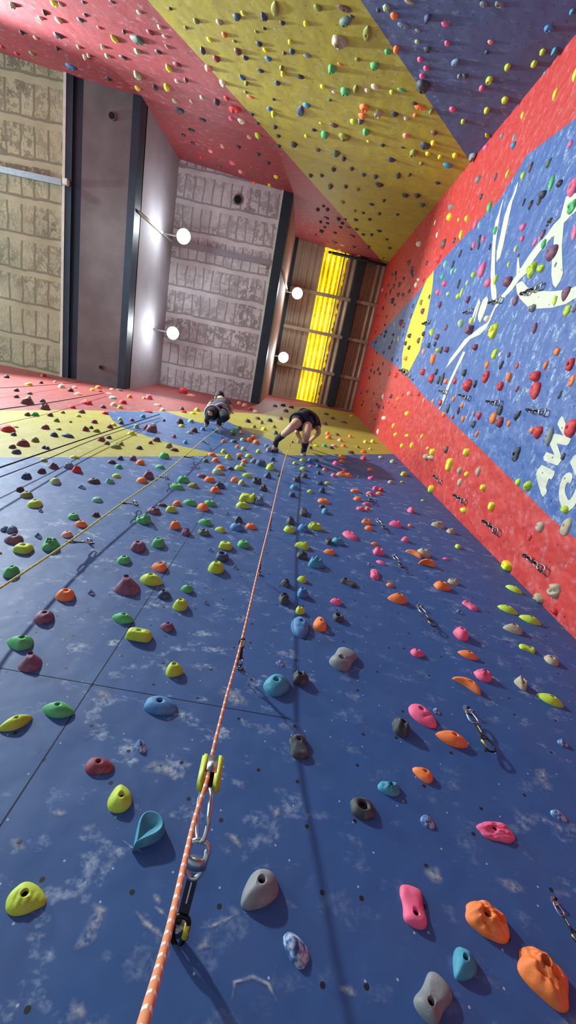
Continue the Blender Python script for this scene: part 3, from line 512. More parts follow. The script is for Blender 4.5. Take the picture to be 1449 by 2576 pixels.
# level 1: cream panels, steel beam, plain plaster strip, steel edge beam
xs = [XL, -3.99 * D, -3.755 * D, -3.04 * D, XA]
bm = bmesh.new(); add_box(bm, (xs[0] - 5, BY, Z1), (xs[1], FY, Z1 + .3)); ceil1 = struct('ceiling', bm, M_PANEL1)
bm = bmesh.new(); add_box(bm, (xs[1], BY, Z1 + .04), (xs[2], FY, Z1 + .3)); add_box(bm, (xs[1], BY, Z1 - .02), (xs[1] + .12, FY, Z1 + .05)); struct('trim_1', bm, M_BEAM)
bm = bmesh.new(); add_box(bm, (xs[1] - .05, BY, Z1 - .03), (xs[1], FY, Z1 + .02)); struct('trim_2', bm, M_WHITE)
bm = bmesh.new(); add_box(bm, (xs[2], BY, Z1), (xs[3], FY, Z1 + .3)); struct('ceiling', bm, M_PLASTER)
bm = bmesh.new(); add_box(bm, (xs[3], BY, Z1 - .04), (xs[4], FY, Z1 + .3)); struct('trim_3', bm, M_BEAM)
# riser to level 2 and the grey panels
bm = bmesh.new(); add_box(bm, (XA - .25, BY, Z1 + .26), (XA, FY, Z2 + .3)); struct('wall_riser', bm, M_PALE)
bm = bmesh.new(); add_box(bm, (XA, BY, Z2), (-.93 * D, FY, Z2 + .3)); struct('ceiling', bm, M_PANEL2)
bm = bmesh.new(); add_box(bm, (-.97 * D, BY, Z2 - .03), (-.935 * D, FY, Z2 + .02)); struct('trim_4', bm, M_WHITE)
bm = bmesh.new(); add_box(bm, (-.935 * D, BY, Z2 - .05), (XB, FY, Z2 + .3)); struct('trim_5', bm, M_BEAM)
bm = bmesh.new(); add_box(bm, (XB - .3, BY, Z2 + .26), (XB, FY, Z3 + .3)); struct('wall_upper', bm, M_BROWN)
# dark beams crossing level 1 and level 2 (joint covers)
def cross_bar(name, p, q, z, w, h, x0, x1, mat):
    y = (at_z(*p, z).y + at_z(*q, z).y) / 2
    bm = bmesh.new(); add_box(bm, (x0, y - w / 2, z - h), (x1, y + w / 2, z + .02)); struct(name, bm, mat)
cross_bar('trim_6', (0, 428), (165, 462), Z1, .10, .06, XL, xs[1] - .05, M_STEEL)
cross_bar('trim_7', (480, 612), (670, 668), Z2, .13, .05, XA, -.97 * D, M_PALE)

# level 3: corrugated sheet with a yellow translucent strip
def corrugated(name, x0, x1, y0, y1, z, pitch, amp, mat, ragged=0.0, seg=6, ny=2, zoff=0.0):
    n = max(2, int((x1 - x0) / pitch * seg))
    vs, fs = [], []
    rows = ny
    for j in range(rows + 1):
        y = y0 + (y1 - y0) * j / rows
        cut = x1 - (ragged * noise.noise(Vector((0, y * 7, 3))) + ragged * .6 * noise.noise(Vector((0, y * 23, 9))) if ragged else 0)
        for i in range(n + 1):
            x = x0 + (cut - x0) * i / n
            vs.append((x, y, z + zoff + amp * math.sin(2 * math.pi * x / pitch)))
    for j in range(rows):
        for i in range(n):
            a = j * (n + 1) + i
            fs.append([a, a + n + 1, a + n + 2, a + 1])
    me = mesh_from(name, vs, fs)
    o = link(name, me, mat, None, True)
    return o
XS0 = (at_z(803, 690, Z3).x + at_z(768, 900, Z3).x) / 2
XS1 = (at_z(862, 690, Z3).x + at_z(825, 900, Z3).x) / 2
for a, b in ((XB, XS0 + .01), (XS1 - .12, XR + .25)):
    o = corrugated('ceiling', a, b, BY, FY, Z3, .19, .03, M_SHEET); o['kind'] = 'structure'
m, nt, b = new_mat('yellow_translucent_sheet')
g = NT(nt)
co = g.n('ShaderNodeTexCoord').outputs['Object']
sp = g.n('ShaderNodeSeparateXYZ'); g.l(co, sp.inputs[0])
rib = g.math('SINE', g.math('MULTIPLY', sp.outputs[0], 2 * math.pi / .16))
nz = g.noise(co, 1.1, 3)
nzf = g.noise(co, 14, 4, .7)
f = g.math('ADD', g.math('MULTIPLY', rib, .22), g.math('ADD', nz, g.math('MULTIPLY', nzf, .45)))
colr = g.ramp(f, [(.35, srgb(150, 112, 4)), (.6, srgb(232, 196, 8)), (.85, srgb(255, 232, 40)), (1.0, srgb(255, 246, 150))])
g.l(colr, b.inputs['Base Color']); g.l(colr, b.inputs['Emission Color'])
b.inputs['Emission Strength'].default_value = .9
b.inputs['Roughness'].default_value = .4
M_SKY = m
o = corrugated('window_1', XS0, XS1, BY, FY, Z3, .16, .035, M_SKY, ragged=.07, ny=60, zoff=-.01); o['kind'] = 'structure'
bm = bmesh.new(); add_box(bm, (XB, BY, Z3 + .12), (XR + .3, FY, Z3 + .2)); struct('ceiling', bm, M_DARK)
for k, (p, q) in enumerate((((800, 737), (970, 775)), ((780, 832), (950, 868)), ((760, 928), (915, 955)), ((740, 1008), (890, 1036)))):
    y = (at_z(*p, Z3 - .1).y + at_z(*q, Z3 - .1).y) / 2
    bm = bmesh.new(); add_box(bm, (XB, y - .05, Z3 - .12), (XR + .2, y + .05, Z3 - .02)); struct('trim_%d' % (8 + k), bm, M_SHEET)
xb = (at_z(905, 660, Z3 - .15).x + at_z(836, 1020, Z3 - .15).x) / 2
bm = bmesh.new(); add_box(bm, (xb - .1, BY, Z3 - .2), (xb + .1, FY, Z3 - .02)); struct('trim_12', bm, M_BEAM)
bm = bmesh.new(); add_box(bm, (XB, BY, Z3 - .16), (XB + .1, FY, Z3 - .02)); struct('trim_13', bm, M_BEAM)
bm = bmesh.new(); add_tube(bm, [BACK.hit(762, 628, .08), BACK.hit(966, 674, .08)], .03); struct('trim_14', bm, M_WHITE)
bm = bmesh.new(); add_tube(bm, [BACK.hit(756, 618, .10), BACK.hit(972, 667, .10)], .045); struct('trim_15', bm, M_BEAM)

bm = bmesh.new(); add_box(bm, (XL, -4.2, -.2), (XR + .3, FY, 0)); struct('floor', bm, M_RUBBER)

# small openings and stains-with-depth in the roof
def roof_hole(px, py, z, r, label):
    p = at_z(px, py, z)
    root = empty('ceiling_opening', p, label, 'opening', 'dark openings in the roof panels')
    bm = bmesh.new()
    add_tube(bm, [p * 0 + Vector((0, 0, -.03)), Vector((0, 0, .05))], [r * 1.3, r * 1.3], 14)
    bm_obj('collar', bm, M_PLASTER, root)
    bm = bmesh.new()
    ring = [bm.verts.new((r * (1 + .25 * noise.noise(Vector((k, r, px)))) * math.cos(k * math.pi / 9), r * (1 + .25 * noise.noise(Vector((k, px, r)))) * math.sin(k * math.pi / 9), -.035)) for k in range(18)]
    bm.faces.new(ring[::-1])
    bm_obj('hole', bm, M_DARK, root)
roof_hole(283, 293, Z1, .055, 'dark round opening in the plain grey strip between two dark roof beams')
roof_hole(255, 924, Z1, .04, 'small dark opening in the plain grey roof strip, near the climbing wall')
roof_hole(599, 503, Z2, .085, 'dark round opening in the grey roof panels under the overhead red wall')

# ------------------------------------------------------------------ lamps
m, nt, b = new_mat('lamp_glass')
g = NT(nt)
nz = g.noise(g.n('ShaderNodeTexCoord').outputs['Object'], 6, 1)
g.l(g.ramp(nz, [(.3, (1, .97, .9)), (.7, (1, 1, 1))]), b.inputs['Emission Color'])
b.inputs['Emission Strength'].default_value = 14
M_GLASS = m

def light(name, typ, loc, power, col=(1, 1, 1), parent=None, **kw):
    ld = bpy.data.lights.new(name, typ)
    ld.energy = power; ld.color = col
    for k, v in kw.items(): setattr(ld, k, v)
    o = bpy.data.objects.new(name, ld)
    COL.objects.link(o)
    if parent: o.parent = parent
    o.location = loc
    return o

def lamp(p, r, power, label, hang, col=(.86, .94, 1), up=False):
    root = empty('high_bay_lamp', p, label, 'lamp', 'bright lamps under the roof')
    bm = bmesh.new()
    prof = [(.35, .26), (.4, .2), (.75, .08), (1.0, -.02), (1.03, -.03)]
    rings = [[bm.verts.new((a * r * math.cos(k * math.pi / 12), a * r * math.sin(k * math.pi / 12), h * r * 1.6)) for k in range(24)] for a, h in prof]
    for A, B in zip(rings, rings[1:]):
        for k in range(24): bm.faces.new((A[k], B[k], B[(k + 1) % 24], A[(k + 1) % 24]))
    bm.faces.new(rings[0][::-1])
    bm_obj('reflector', bm, M_STEEL, root, True)
    bm = bmesh.new()
    rr = [[bm.verts.new((a * r * .94 * math.cos(k * math.pi / 12), a * r * .94 * math.sin(k * math.pi / 12), -.02 - .5 * r * math.sqrt(max(0, 1 - a * a)))) for k in range(24)] for a in (1, .8, .5, .15)]
    for A, B in zip(rr, rr[1:]):
        for k in range(24): bm.faces.new((A[k], B[k], B[(k + 1) % 24], A[(k + 1) % 24]))
    bm.faces.new(rr[-1])
    bm_obj('bulb', bm, M_GLASS, root, True)
    bm = bmesh.new()
    h = [Vector(q) - Vector(p) for q in hang]
    add_tube(bm, [Vector((0, 0, r * .4))] + h, .018)
    bm_obj('bracket', bm, M_STEEL, root)
    if up: light('lamp_light', 'POINT', (0, 0, -r * .9 - .02), power, col, root, shadow_soft_size=r * .8)
    else: light('lamp_light', 'SPOT', (0, 0, -r * .9 - .02), power, col, root, shadow_soft_size=r * .8, spot_size=math.radians(164), spot_blend=.35)
    return root
for px, py, z, r, pw, lab, xw in (
        (462, 595, Z2 - 1.0, .15, 66, 'lit lamp under the grey roof panels, nearer the overhead red wall', XA),
        (435, 838, Z2 - 1.0, .14, 66, 'lit lamp under the grey roof panels, nearer the climbers', XA),
        (748, 738, Z3 - .9, .16, 60, 'lit lamp beside the yellow skylight, nearer the overhead wall', XB),
        (713, 899, Z3 - .9, .16, 60, 'lit lamp beside the yellow skylight, nearer the climbers', XB)):
    p = at_z(px, py, z)
    lamp(p, r, pw, lab, [Vector((p.x - .1, p.y, p.z + .12)), Vector((xw, p.y, p.z + .12))], up=True)

# conduits climbing the two risers
for a, b, x, lab in (((350, 533), (432, 607), XA + .03, 'white conduit running up the pale riser to the upper lamp'),
                     ((711, 680), (726, 746), XB + .03, 'thin white conduit on the tan riser beside the skylight lamp')):
    def onx(p, x):
        d = ray(*p); return CAM + d * (x / d.x)
    A, B = onx(a, x), onx(b, x)
    bm = bmesh.new(); add_tube(bm, [A, A.lerp(B, .5), B], .028)
    tag(bm_obj('conduit', bm, M_WHITE), lab, 'pipe')
# white clip on level 2 edge
p = at_z(661, 671, Z2 - .06)
bm = bmesh.new(); add_box(bm, p - Vector((.09, .03, .03)), p + Vector((.09, .03, .03)), .01)
tag(bm_obj('junction_box', bm, M_WHITE), 'small white box at the edge of the grey roof panels by the dark beam', 'box')
p = at_z(166, 458, Z1 - .06)
bm = bmesh.new(); add_box(bm, p - Vector((.05, .05, .05)), p + Vector((.05, .05, .05)), .012)
tag(bm_obj('junction_box', bm, M_WHITE), 'small white box where the steel bar meets the cream panel edge', 'box')

# the lamps of the main hall, left of the frame under the low roof
for (x, y, z), tgt, cone, pw, lab in (((-7.8, -3.3, Z1 - .6), (.6, .6, 3.5), 100, 5200, 'floodlight hanging under the low cream roof of the main hall, left of view'),
        ((-12.5, -1.0, Z1 - .8), (0, -.6, 6.0), 80, 2600, 'farther floodlight of the main hall, well left of view')):
    p = Vector((x, y, z))
    root = lamp(p, .2, 0, lab, [p + Vector((0, 0, .4)), Vector((x, y, Z1))], (.84, .95, 1), False)
    l = [c for c in root.children if c.type == 'LIGHT'][0]
    l.data.energy = pw; l.data.spot_size = math.radians(cone); l.data.spot_blend = .3
    root.rotation_euler = (Vector(tgt) - p).to_track_quat('-Z', 'Y').to_euler()
    br = [c for c in root.children if c.name.startswith('bracket')][0]
    bm = bmesh.new(); inv = root.rotation_euler.to_matrix().inverted()
    add_tube(bm, [Vector((0, 0, .08)), inv @ Vector((0, 0, .3)), inv @ Vector((0, 0, Z1 - z))], .018)
    bm.to_mesh(br.data); bm.free()

w = bpy.data.worlds.new('hall_daylight'); scene.world = w
w.use_nodes = True
bg = w.node_tree.nodes['Background']
bg.inputs[0].default_value = (.72, .90, 1.0, 1)
bg.inputs[1].default_value = 3.0
scene.view_settings.view_transform = 'Standard'
scene.view_settings.look = 'None'
scene.view_settings.gamma = 1
scene.view_settings.exposure = 0.0
scene.view_settings.use_curve_mapping = False
# ------------------------------------------------------------------ climbing holds
HOLD_COL = {
    'lm': ('lime green', srgb(186, 206, 50)), 'yl': ('yellow', srgb(226, 224, 40)), 'gn': ('green', srgb(82, 176, 100)), 'mt': ('mint', srgb(124, 186, 160)),
    'sg': ('sage green', srgb(168, 190, 138)), 'gg': ('grey green', srgb(82, 104, 88)), 'ol': ('olive', srgb(132, 134, 46)), 'te': ('teal', srgb(62, 146, 168)),
    'bl': ('mid blue', srgb(66, 124, 172)), 'st': ('steel blue', srgb(104, 128, 148)), 'nv': ('navy', srgb(50, 70, 100)), 'pu': ('plum', srgb(122, 74, 94)),
    'dp': ('dark plum', srgb(74, 50, 60)), 'mr': ('maroon', srgb(136, 52, 64)), 'rd': ('red', srgb(204, 52, 52)), 'or': ('orange', srgb(240, 124, 54)),
    'pc': ('pale salmon', srgb(232, 158, 134)), 'pk': ('pink', srgb(236, 96, 132)), 'tn': ('tan', srgb(178, 164, 134)), 'br': ('brown', srgb(112, 74, 66)),
    'dg': ('dark grey', srgb(58, 62, 66)), 'gy': ('grey', srgb(128, 132, 132)), 'wh': ('white', srgb(222, 222, 214)), 'cr': ('cream', srgb(222, 212, 186)),
}
def hold_mat(name, col):
    """cast resin: fine grain, chalk dust where hands have been"""
    m, nt, b = new_mat('hold_' + name.replace(' ', '_'))
    g = NT(nt)
    co = g.n('ShaderNodeTexCoord').outputs['Object']
    nz = g.noise(co, 14, 3)
    gr = g.noise(co, 260, 2)
    base = g.ramp(nz, [(.3, tuple(c * .86 for c in col)), (.7, tuple(min(1, c * 1.1) for c in col))])
    ck = g.math('MULTIPLY', g.ramp(g.noise(co, 24, 4, .65), [(.52, 0), (.75, 1)]), .45)
    g.l(g.mix(ck, base, tuple(.55 * c + .45 * .62 for c in col)), b.inputs['Base Color'])
    b.inputs['Roughness'].default_value = .62
    g.bump(g.math('ADD', g.math('MULTIPLY', gr, .35), nz), .35, .004, b)
    return m
HM = {k: hold_mat(n, c) for k, (n, c) in HOLD_COL.items()}
MAT_ORDER = list(HM)
SHAPE_WORD = {'d': 'rounded', 'l': 'pointed', 't': 'wedge', 'k': 'blocky', 'b': 'ribbed', 'bl': 'ribbed pointed', 'bk': 'ribbed blocky', 'bt': 'ribbed wedge', 'h': 'horned', 'r': 'lumpy',
              'p': 'double-lobed', 'w': 'creased', 'j': 'pocketed', 'n': 'curved', 'e': 'scooped teardrop'}
RATIO = {'d': .82, 'l': .5, 't': .72, 'k': .7, 'b': .75, 'bl': .55, 'bk': .5, 'bt': .8, 'h': .9, 'r': .75, 'p': .62, 'w': .7, 'j': .85, 'n': .42, 'e': .8}
DEPTH = {'d': .62, 'l': .5, 't': .62, 'k': .5, 'b': .65, 'bl': .5, 'bk': .55, 'bt': .6, 'h': .9, 'r': .6, 'p': .55, 'w': .45, 'j': .65, 'n': .5, 'e': .75}

_dirs = []
for i in range(5):
    el = math.pi / 2 * i / 4
    for k in range(16 if i < 4 else 1):
        az = 2 * math.pi * k / 16
        _dirs.append((math.cos(az) * math.cos(el), math.sin(az) * math.cos(el), math.sin(el)))
_dirs = np.array(_dirs)

def fit_hold(pl, x, y, w, h, typ, ang):
    """solve place on the wall, half length a, half breadth b, depth p so that the lump spans the seen box"""
    o = np.array(pl.o); u, v, n = (np.array(q) for q in (pl.u, pl.v, pl.n))
    P = pl.hit(x, y); a0, b0 = pl.uv(P)
    main_w = pl is not RIGHT
    if ang is not None and main_w and abs(math.sin(math.radians(ang))) > .8: main_w = False
    r, dp = RATIO[typ], DEPTH[typ]
    J = lambda: (project([o + u * (a0 + .01) + v * b0])[0] - project([o + u * a0 + v * b0])[0]) / .01, 
    th = 0.0
    if ang is not None:
        c0 = project([o + u * a0 + v * b0])[0]
        ju = (project([o + u * (a0 + .01) + v * b0])[0] - c0) / .01
        jv = (project([o + u * a0 + v * (b0 + .01)])[0] - c0) / .01
        di = np.array([math.cos(math.radians(ang)), math.sin(math.radians(ang))])
        s = np.linalg.solve(np.stack([ju, jv], 1), di)
        th = math.atan2(s[1], s[0])
    # rough size
    t = (P - CAM).length / 1100.0
    a = max(w, h) * t / 2
    b, p = a * r, a * dp
    ct, st = math.cos(th), math.sin(th)
    for it in range(14):
        q = _dirs * np.array([a, b, p])
        pts = o + np.outer(a0 + q[:, 0] * ct - q[:, 1] * st, u) + np.outer(b0 + q[:, 0] * st + q[:, 1] * ct, v) + np.outer(q[:, 2], n)
        s = project(pts)
        lo, hi = s.min(0), s.max(0)
        cw, ch = hi - lo
        c0 = project([o + u * a0 + v * b0])[0]
        ju = (project([o + u * (a0 + .005) + v * b0])[0] - c0) / .005
        jv = (project([o + u * a0 + v * (b0 + .005)])[0] - c0) / .005
        err = np.array([x, y]) - (lo + hi) / 2
        d = np.linalg.solve(np.stack([ju, jv], 1), err)
        m = np.linalg.norm(d)
        if m > a: d *= a / m
        a0 += d[0] * .8; b0 += d[1] * .8
        f1, f2 = (w / cw, h / ch) if main_w else (h / ch, w / cw)
        if ang is not None and abs(math.sin(2 * math.radians(ang))) > .6:
            f = math.sqrt(f1 * f2); a *= f; b *= f; p *= f
            continue
        a *= max(.6, min(1.6, f1)) ** .8
        g = max(.6, min(1.6, f2)) ** .8
        p *= g; b *= g ** .6
        b = max(.38 * a, min(1.5 * a, b)); p = max(.22 * a, min(1.25 * a, p))
    return a0, b0, a, b, p, th

def hold_mesh(typ, a, b, p, th, seed, nphi, rings, hole=True):
    """polar lump in wall space: x along wall, y up wall, z off the wall; returns verts, faces, bolt position and radius"""
    rnd = random.Random(seed)
    so = Vector((rnd.uniform(0, 90), rnd.uniform(0, 90), rnd.uniform(0, 90)))
    flip = rnd.choice((-1, 1))
    ribs = typ in ('b', 'bl', 'bk', 'bt')
    base = {'b': 'd', 'bl': 'l', 'bk': 'k', 'bt': 't'}.get(typ, typ)
    ox, oy = {'t': (-.16 * flip, .12), 'h': (-.3, .35), 'n': (.2, -.05), 'd': (.06 * flip, .1), 'r': (.1 * flip, .05), 'w': (-.25, .1), 'p': (.42 * flip, .0), 'e': (.3, .0), 'l': (.08 * flip, .08)}.get(base, (0, .05))
    rough = {'r': .2, 'p': .06, 'w': .03, 'h': .05, 't': .07, 'd': .075, 'j': .05, 'k': .04, 'n': .03, 'l': .02, 'e': .01}[base]
    def outline(f):
        c, s = math.cos(f), math.sin(f)
        if base in ('d', 'j', 'h', 'r'):
            e = 2.3; k = (abs(c) ** e + abs(s) ** e) ** (-1 / e); x, y = c * k, s * k
            if base == 'h': x *= 1 - .18 * s; 
        elif base == 'k':
            e = 4.5; k = (abs(c) ** e + abs(s) ** e) ** (-1 / e); x, y = c * k, s * k
        elif base == 'l': x, y = c, s * abs(s) ** .55
        elif base == 't': x, y = c, s * (1 - .38 * c * flip)
        elif base == 'e': x, y = c, s * abs(s) ** .15 * (.62 + .55 * c)
        elif base == 'p': x, y = c, s * (.54 + .52 * c * c)
        elif base == 'w': x, y = c, s * (1 - .12 * c)
        elif base == 'n': x, y = c, s * (.85 + .15 * c) - .75 * c * c + .35
        k = 1 + rough * 1.3 * noise.noise(so + Vector((1.4 * c, 1.4 * s, 0)))
        return x * k, y * k
    def height(s, x, y):
        if base == 'k': z = (1 - s ** 5) ** .5 * (1 - .12 * y)
        elif base == 'h': z = (1 - s ** 1.15) ** .75
        elif base == 't': z = (1 - s ** 1.9) ** .6
        elif base == 'e':
            rim = math.exp(-((s - .8) / .16) ** 2)
            z = (1 - s ** 7) ** .5 * (.62 + .38 * (x + 1) / 2) * (.45 + .62 * min(1, (s / .8) ** 2.2))
        else: z = (1 - s ** 2.4) ** .6
        if base == 'p': z *= .72 + .34 * min(1, x * x * 1.6)
        if base == 'w': z -= .34 * math.exp(-((x - .28 - .15 * y) / .07) ** 2) * (1 - s)
        if base == 'l': z *= 1 - .15 * abs(x)
        if base == 'r': z *= 1 + .6 * noise.noise(so + Vector((2.1 * x, 2.1 * y, 4))) + .3 * noise.noise(so + Vector((4.6 * x, 4.6 * y, 7)))
        else: z *= 1 + 1.5 * rough * noise.noise(so + Vector((1.7 * x, 1.7 * y, 4)))
        if ribs and y < .35: z += .075 * math.sin(x * 17) * (1 - s) * min(1, s * 3)
        if base == 'j': z -= .3 * math.exp(-((x / .45) ** 2 + ((y - .2) / .35) ** 2))
        return max(z, 0) * p
    rh = min(.26 * min(a, b), .0095 + .07 * a) / a       # in units of a
    if base == 'j': rh *= 1.7
    ct, st = math.cos(th), math.sin(th)
    fx = lambda x, y, z: (x * a * ct - y * b * st, x * a * st + y * b * ct, z)
    verts, faces = [], []
    ringidx = []
    def ring(pts):
        i0 = len(verts); verts.extend(pts); ringidx.append(range(i0, i0 + nphi))
    F = [2 * math.pi * k / nphi for k in range(nphi)]
    zt = height(.05, ox, oy)
    ry = rh * a / b
    s0 = .0
    if hole:
        verts.append(fx(ox, oy, zt * .35))
        ring([fx(ox + rh * .9 * math.cos(f), oy + ry * .9 * math.sin(f), zt * .35) for f in F])
        ring([fx(ox + rh * math.cos(f), oy + ry * math.sin(f), height(.0, ox, oy) * .97) for f in F])
        s0 = rh * 1.25
    else:
        verts.append(fx(ox, oy, zt))
    O = [outline(f) for f in F]
    if base != 'n':
        mx, my = max(abs(q[0]) for q in O), max(abs(q[1]) for q in O)
        O = [(q[0] / mx, q[1] / my) for q in O]
    for i in range(1, rings + 1):
        s = s0 + (1 - s0) * (i / rings) ** .85
        pts = []
        for f, (x1, y1) in zip(F, O):
            x, y = ox * (1 - s) + x1 * s, oy * (1 - s) + y1 * s
            if hole and s < .35:      # keep the first rings round about the bolt
                k = (s - s0) / (.35 - s0); k = max(0, min(1, k))
                x = (ox + s * math.cos(f)) * (1 - k) + x * k; y = (oy + s * a / b * math.sin(f) * min(1, b / a * 1.2)) * (1 - k) + y * k
            pts.append(fx(x, y, height(s, x, y) if i < rings else 0.0))
        ring(pts)
    ring([(q[0], q[1], -.006) for q in (verts[j] for j in ringidx[-1])])
    for k in range(nphi): faces.append([0, ringidx[0][k], ringidx[0][(k + 1) % nphi]])
    for A, B in zip(ringidx, ringidx[1:]):
        for k in range(nphi): faces.append([A[k], B[k], B[(k + 1) % nphi], A[(k + 1) % nphi]])
    return verts, faces, fx(ox, oy, zt * .35), rh * a * .92

ALL = []
for wk in 'FRB':
    for tok in HOLDS[wk].split(';'):
        q = tok.split()
        ALL.append((wk, float(q[0]), float(q[1]), float(q[2]), float(q[3]), q[4], q[5], float(q[6]) if len(q) > 6 else None))
ALL.sort(key=lambda q: -q[3] * q[4])
N_INDIV = 300

# ---- labels: colour, make, stretch of wall, and rank by height in the photograph among its own colour there
def zone(wk, x, y):
    if wk == 'F':
        if y < 1148: return ('blue patch of the yellow band' if False else ('red strip under roof' if y < 1034 else 'high yellow band'))
        xo = np.interp(y, [1140, 1305, 1610, 1935, 2320, 2576], [722, 681, 608, 530, 430, 360])
        xy = np.interp(y, [1065, 1480], [570, 0])
        if x < xy: return 'blue wall beyond yellow rope'
        if x < xo: return 'blue wall left of orange rope' if y > 1480 else 'blue wall between yellow and orange ropes'
        return 'lower blue wall right of orange rope' if y > 1480 else 'upper blue wall right of orange rope'
    if wk == 'R':
        inside = False
        poly = [(1449, 297), (1260, 497), (1118, 648), (1049, 738), (928, 868), (1009, 931), (1132, 1055), (1235, 1155), (1449, 1356), (1900, 1800), (1900, -60)]
        for i in range(len(poly)):
            (x1, y1), (x2, y2) = poly[i], poly[i - 1]
            if (y1 > y) != (y2 > y) and x < (x2 - x1) * (y - y1) / (y2 - y1) + x1: inside = not inside
        if inside: return 'right wall, blue panel above the writing' if y < 900 else 'right wall, blue panel beside the writing'
        return 'right wall, upper red border' if y < 860 else 'right wall, lower red border'
    xr = 370 + y * .9; xb = 905 + y * .68
    if x < xr: return 'overhead wall, red part'
    if x < xb: return 'overhead wall, yellow stripe'
    return 'overhead wall, blue part'
ORD = ['', 'second ', 'third ', 'fourth ', 'fifth ', 'sixth ', 'seventh ', 'eighth ', 'ninth ', 'tenth ', 'eleventh ', 'twelfth ']
ORD += [f'{n}' + ('th ' if 10 < n % 100 < 14 else {1: 'st ', 2: 'nd ', 3: 'rd '}.get(n % 10, 'th ')) for n in range(13, 120)]
groups = {}
for i, q in enumerate(ALL):
    groups.setdefault((zone(q[0], q[1], q[2]), q[5]), []).append(i)
LABEL = {}
for (zn, ck), ids in groups.items():
    nm = HOLD_COL[ck][0]
    ids.sort(key=lambda i: -ALL[i][2])
    for r, i in enumerate(ids):
        sw = SHAPE_WORD[ALL[i][6]]
        if len(ids) == 1: LABEL[i] = f'only {nm} hold, {sw}, on {zn}'
        else:
            k = len(ids) - 1 - r
            rk = ORD[r] + 'lowest' if r <= k else ORD[k] + 'highest'
            LABEL[i] = f'{rk} {nm} hold, {sw}, on {zn}'

M_BOLT = simple('dark_bolt', srgb(22, 22, 26), .5, .7, .1, 80)
sv, sf, sm = [], [], []
for i, (wk, x, y, w, h, ck, ty, ang) in enumerate(ALL):
    pl = WALLS[wk]
    a0, b0, a, b, p, th = fit_hold(pl, x, y, w, h, ty, ang)
    if i < N_INDIV:
        area = w * h
        big = area > 2500
        nphi, rings = (48, 16) if area > 5000 else (36, 12) if big else (22, 8) if area > 700 else (14, 6)
        has_hole = ty != 'e' and area > 420
        vs, fs, bp, br = hold_mesh(ty, a, b, p, th, i * 13 + 5, nphi, rings, has_hole)
        me = mesh_from('climbing_hold', vs, fs)
        o = link('climbing_hold', me, HM[ck], None, True)
        o.matrix_world = pl.matrix(pl.at(a0, b0))
        zn = zone(wk, x, y)
        tag(o, LABEL[i], 'climbing hold', 'climbing holds on the ' + zn)
        if has_hole:
            bm = bmesh.new()
            bb = [[bm.verts.new((br * k * math.cos(j * math.pi / 3), br * k * math.sin(j * math.pi / 3), z)) for j in range(6)] for k, z in ((.85, 0), (.8, br * .5), (.45, br * .5), (.4, br * .25))]
            for A, B in zip(bb, bb[1:]):
                for j in range(6): bm.faces.new((A[j], A[(j + 1) % 6], B[(j + 1) % 6], B[j]))
            bm.faces.new(bb[-1])
            c = bm_obj('bolt', bm, M_BOLT, o)
            c.location = bp
    else:
        vs, fs, _, _ = hold_mesh(ty, a, b, p, th, i * 13 + 5, 9, 4, False)
        base = len(sv)
        sv += [pl.at(a0 + q[0], b0 + q[1], q[2]) for q in vs]
        sf += [[base + j for j in f] for f in fs]
        sm += [MAT_ORDER.index(ck)] * len(fs)
me = mesh_from('small_climbing_holds', sv, sf)
o = link('small_climbing_holds', me, [HM[k] for k in MAT_ORDER], None, True)
for p_, k in zip(me.polygons, sm): p_.material_index = k
tag(o, 'scatter of small far climbing holds in many colours on the upper walls', 'climbing holds', kind='stuff')
# ------------------------------------------------------------------ ropes
def rope_mat(name, col, fleck, period=.035):
    m, nt, b = new_mat(name)
    g = NT(nt)
    uv = g.n('ShaderNodeTexCoord').outputs['UV']
    sp = g.n('ShaderNodeSeparateXYZ'); g.l(uv, sp.inputs[0])
    along = g.math('FRACT', g.math('DIVIDE', sp.outputs[1], period))
    turn = g.math('FRACT', g.math('MULTIPLY', sp.outputs[0], 4))
    band = g.math('MULTIPLY', g.math('LESS_THAN', along, .26), g.math('GREATER_THAN', turn, .3))
    weave = g.math('SINE', g.math('ADD', g.math('MULTIPLY', sp.outputs[1], 2200), g.math('MULTIPLY', sp.outputs[0], 38)))
    nz = g.noise(uv, 40, 2)
    c = g.mix(band, g.mix(nz, col, tuple(q * .75 for q in col)), fleck)
    g.l(c, b.inputs['Base Color']); b.inputs['Roughness'].default_value = .8
    g.bump(weave, .25, .0008, b)
    return m
M_ROPE_O = rope_mat('orange_rope_sheath', srgb(230, 146, 98), srgb(240, 222, 208))
M_ROPE_Y = rope_mat('yellow_rope_sheath', srgb(210, 224, 92), srgb(236, 236, 160), .05)
M_ROPE_K = rope_mat('black_rope_sheath', srgb(34, 36, 38), srgb(46, 48, 50))

def rope(pts, r, mat, label, lead=()):
    """lead: slack run down to the floor before the taut part"""
    path = list(lead) + smooth_path([at_y(*p) for p in pts], 8)
    bm = bmesh.new(); add_tube(bm, path, r, 12, uv=True)
    return tag(bm_obj('climbing_rope', bm, mat, None, True), label, 'rope')
ORANGE = [(330, 2680, .45), (360, 2576, .50), (430, 2320, .71), (488, 2068, .93), (518, 1972, .985), (532, 1905, 1.02), (570, 1752, 1.06), (608, 1612, 1.10), (655, 1410, 1.11), (681, 1304, 1.12), (708, 1188, 1.12), (723, 1138, 1.12), (744, 1090, 1.0), (768, 1062, .84)]
rope(ORANGE, .0052, M_ROPE_O, 'orange rope with white flecks running from the bottom edge up to the right climber', [at_y(330, 2680, .45) + q for q in (Vector((-.06, -.12, .006 - at_y(330, 2680, .45).z)), Vector((-.04, -.06, -.7)), Vector((-.012, -.02, -.2)))])
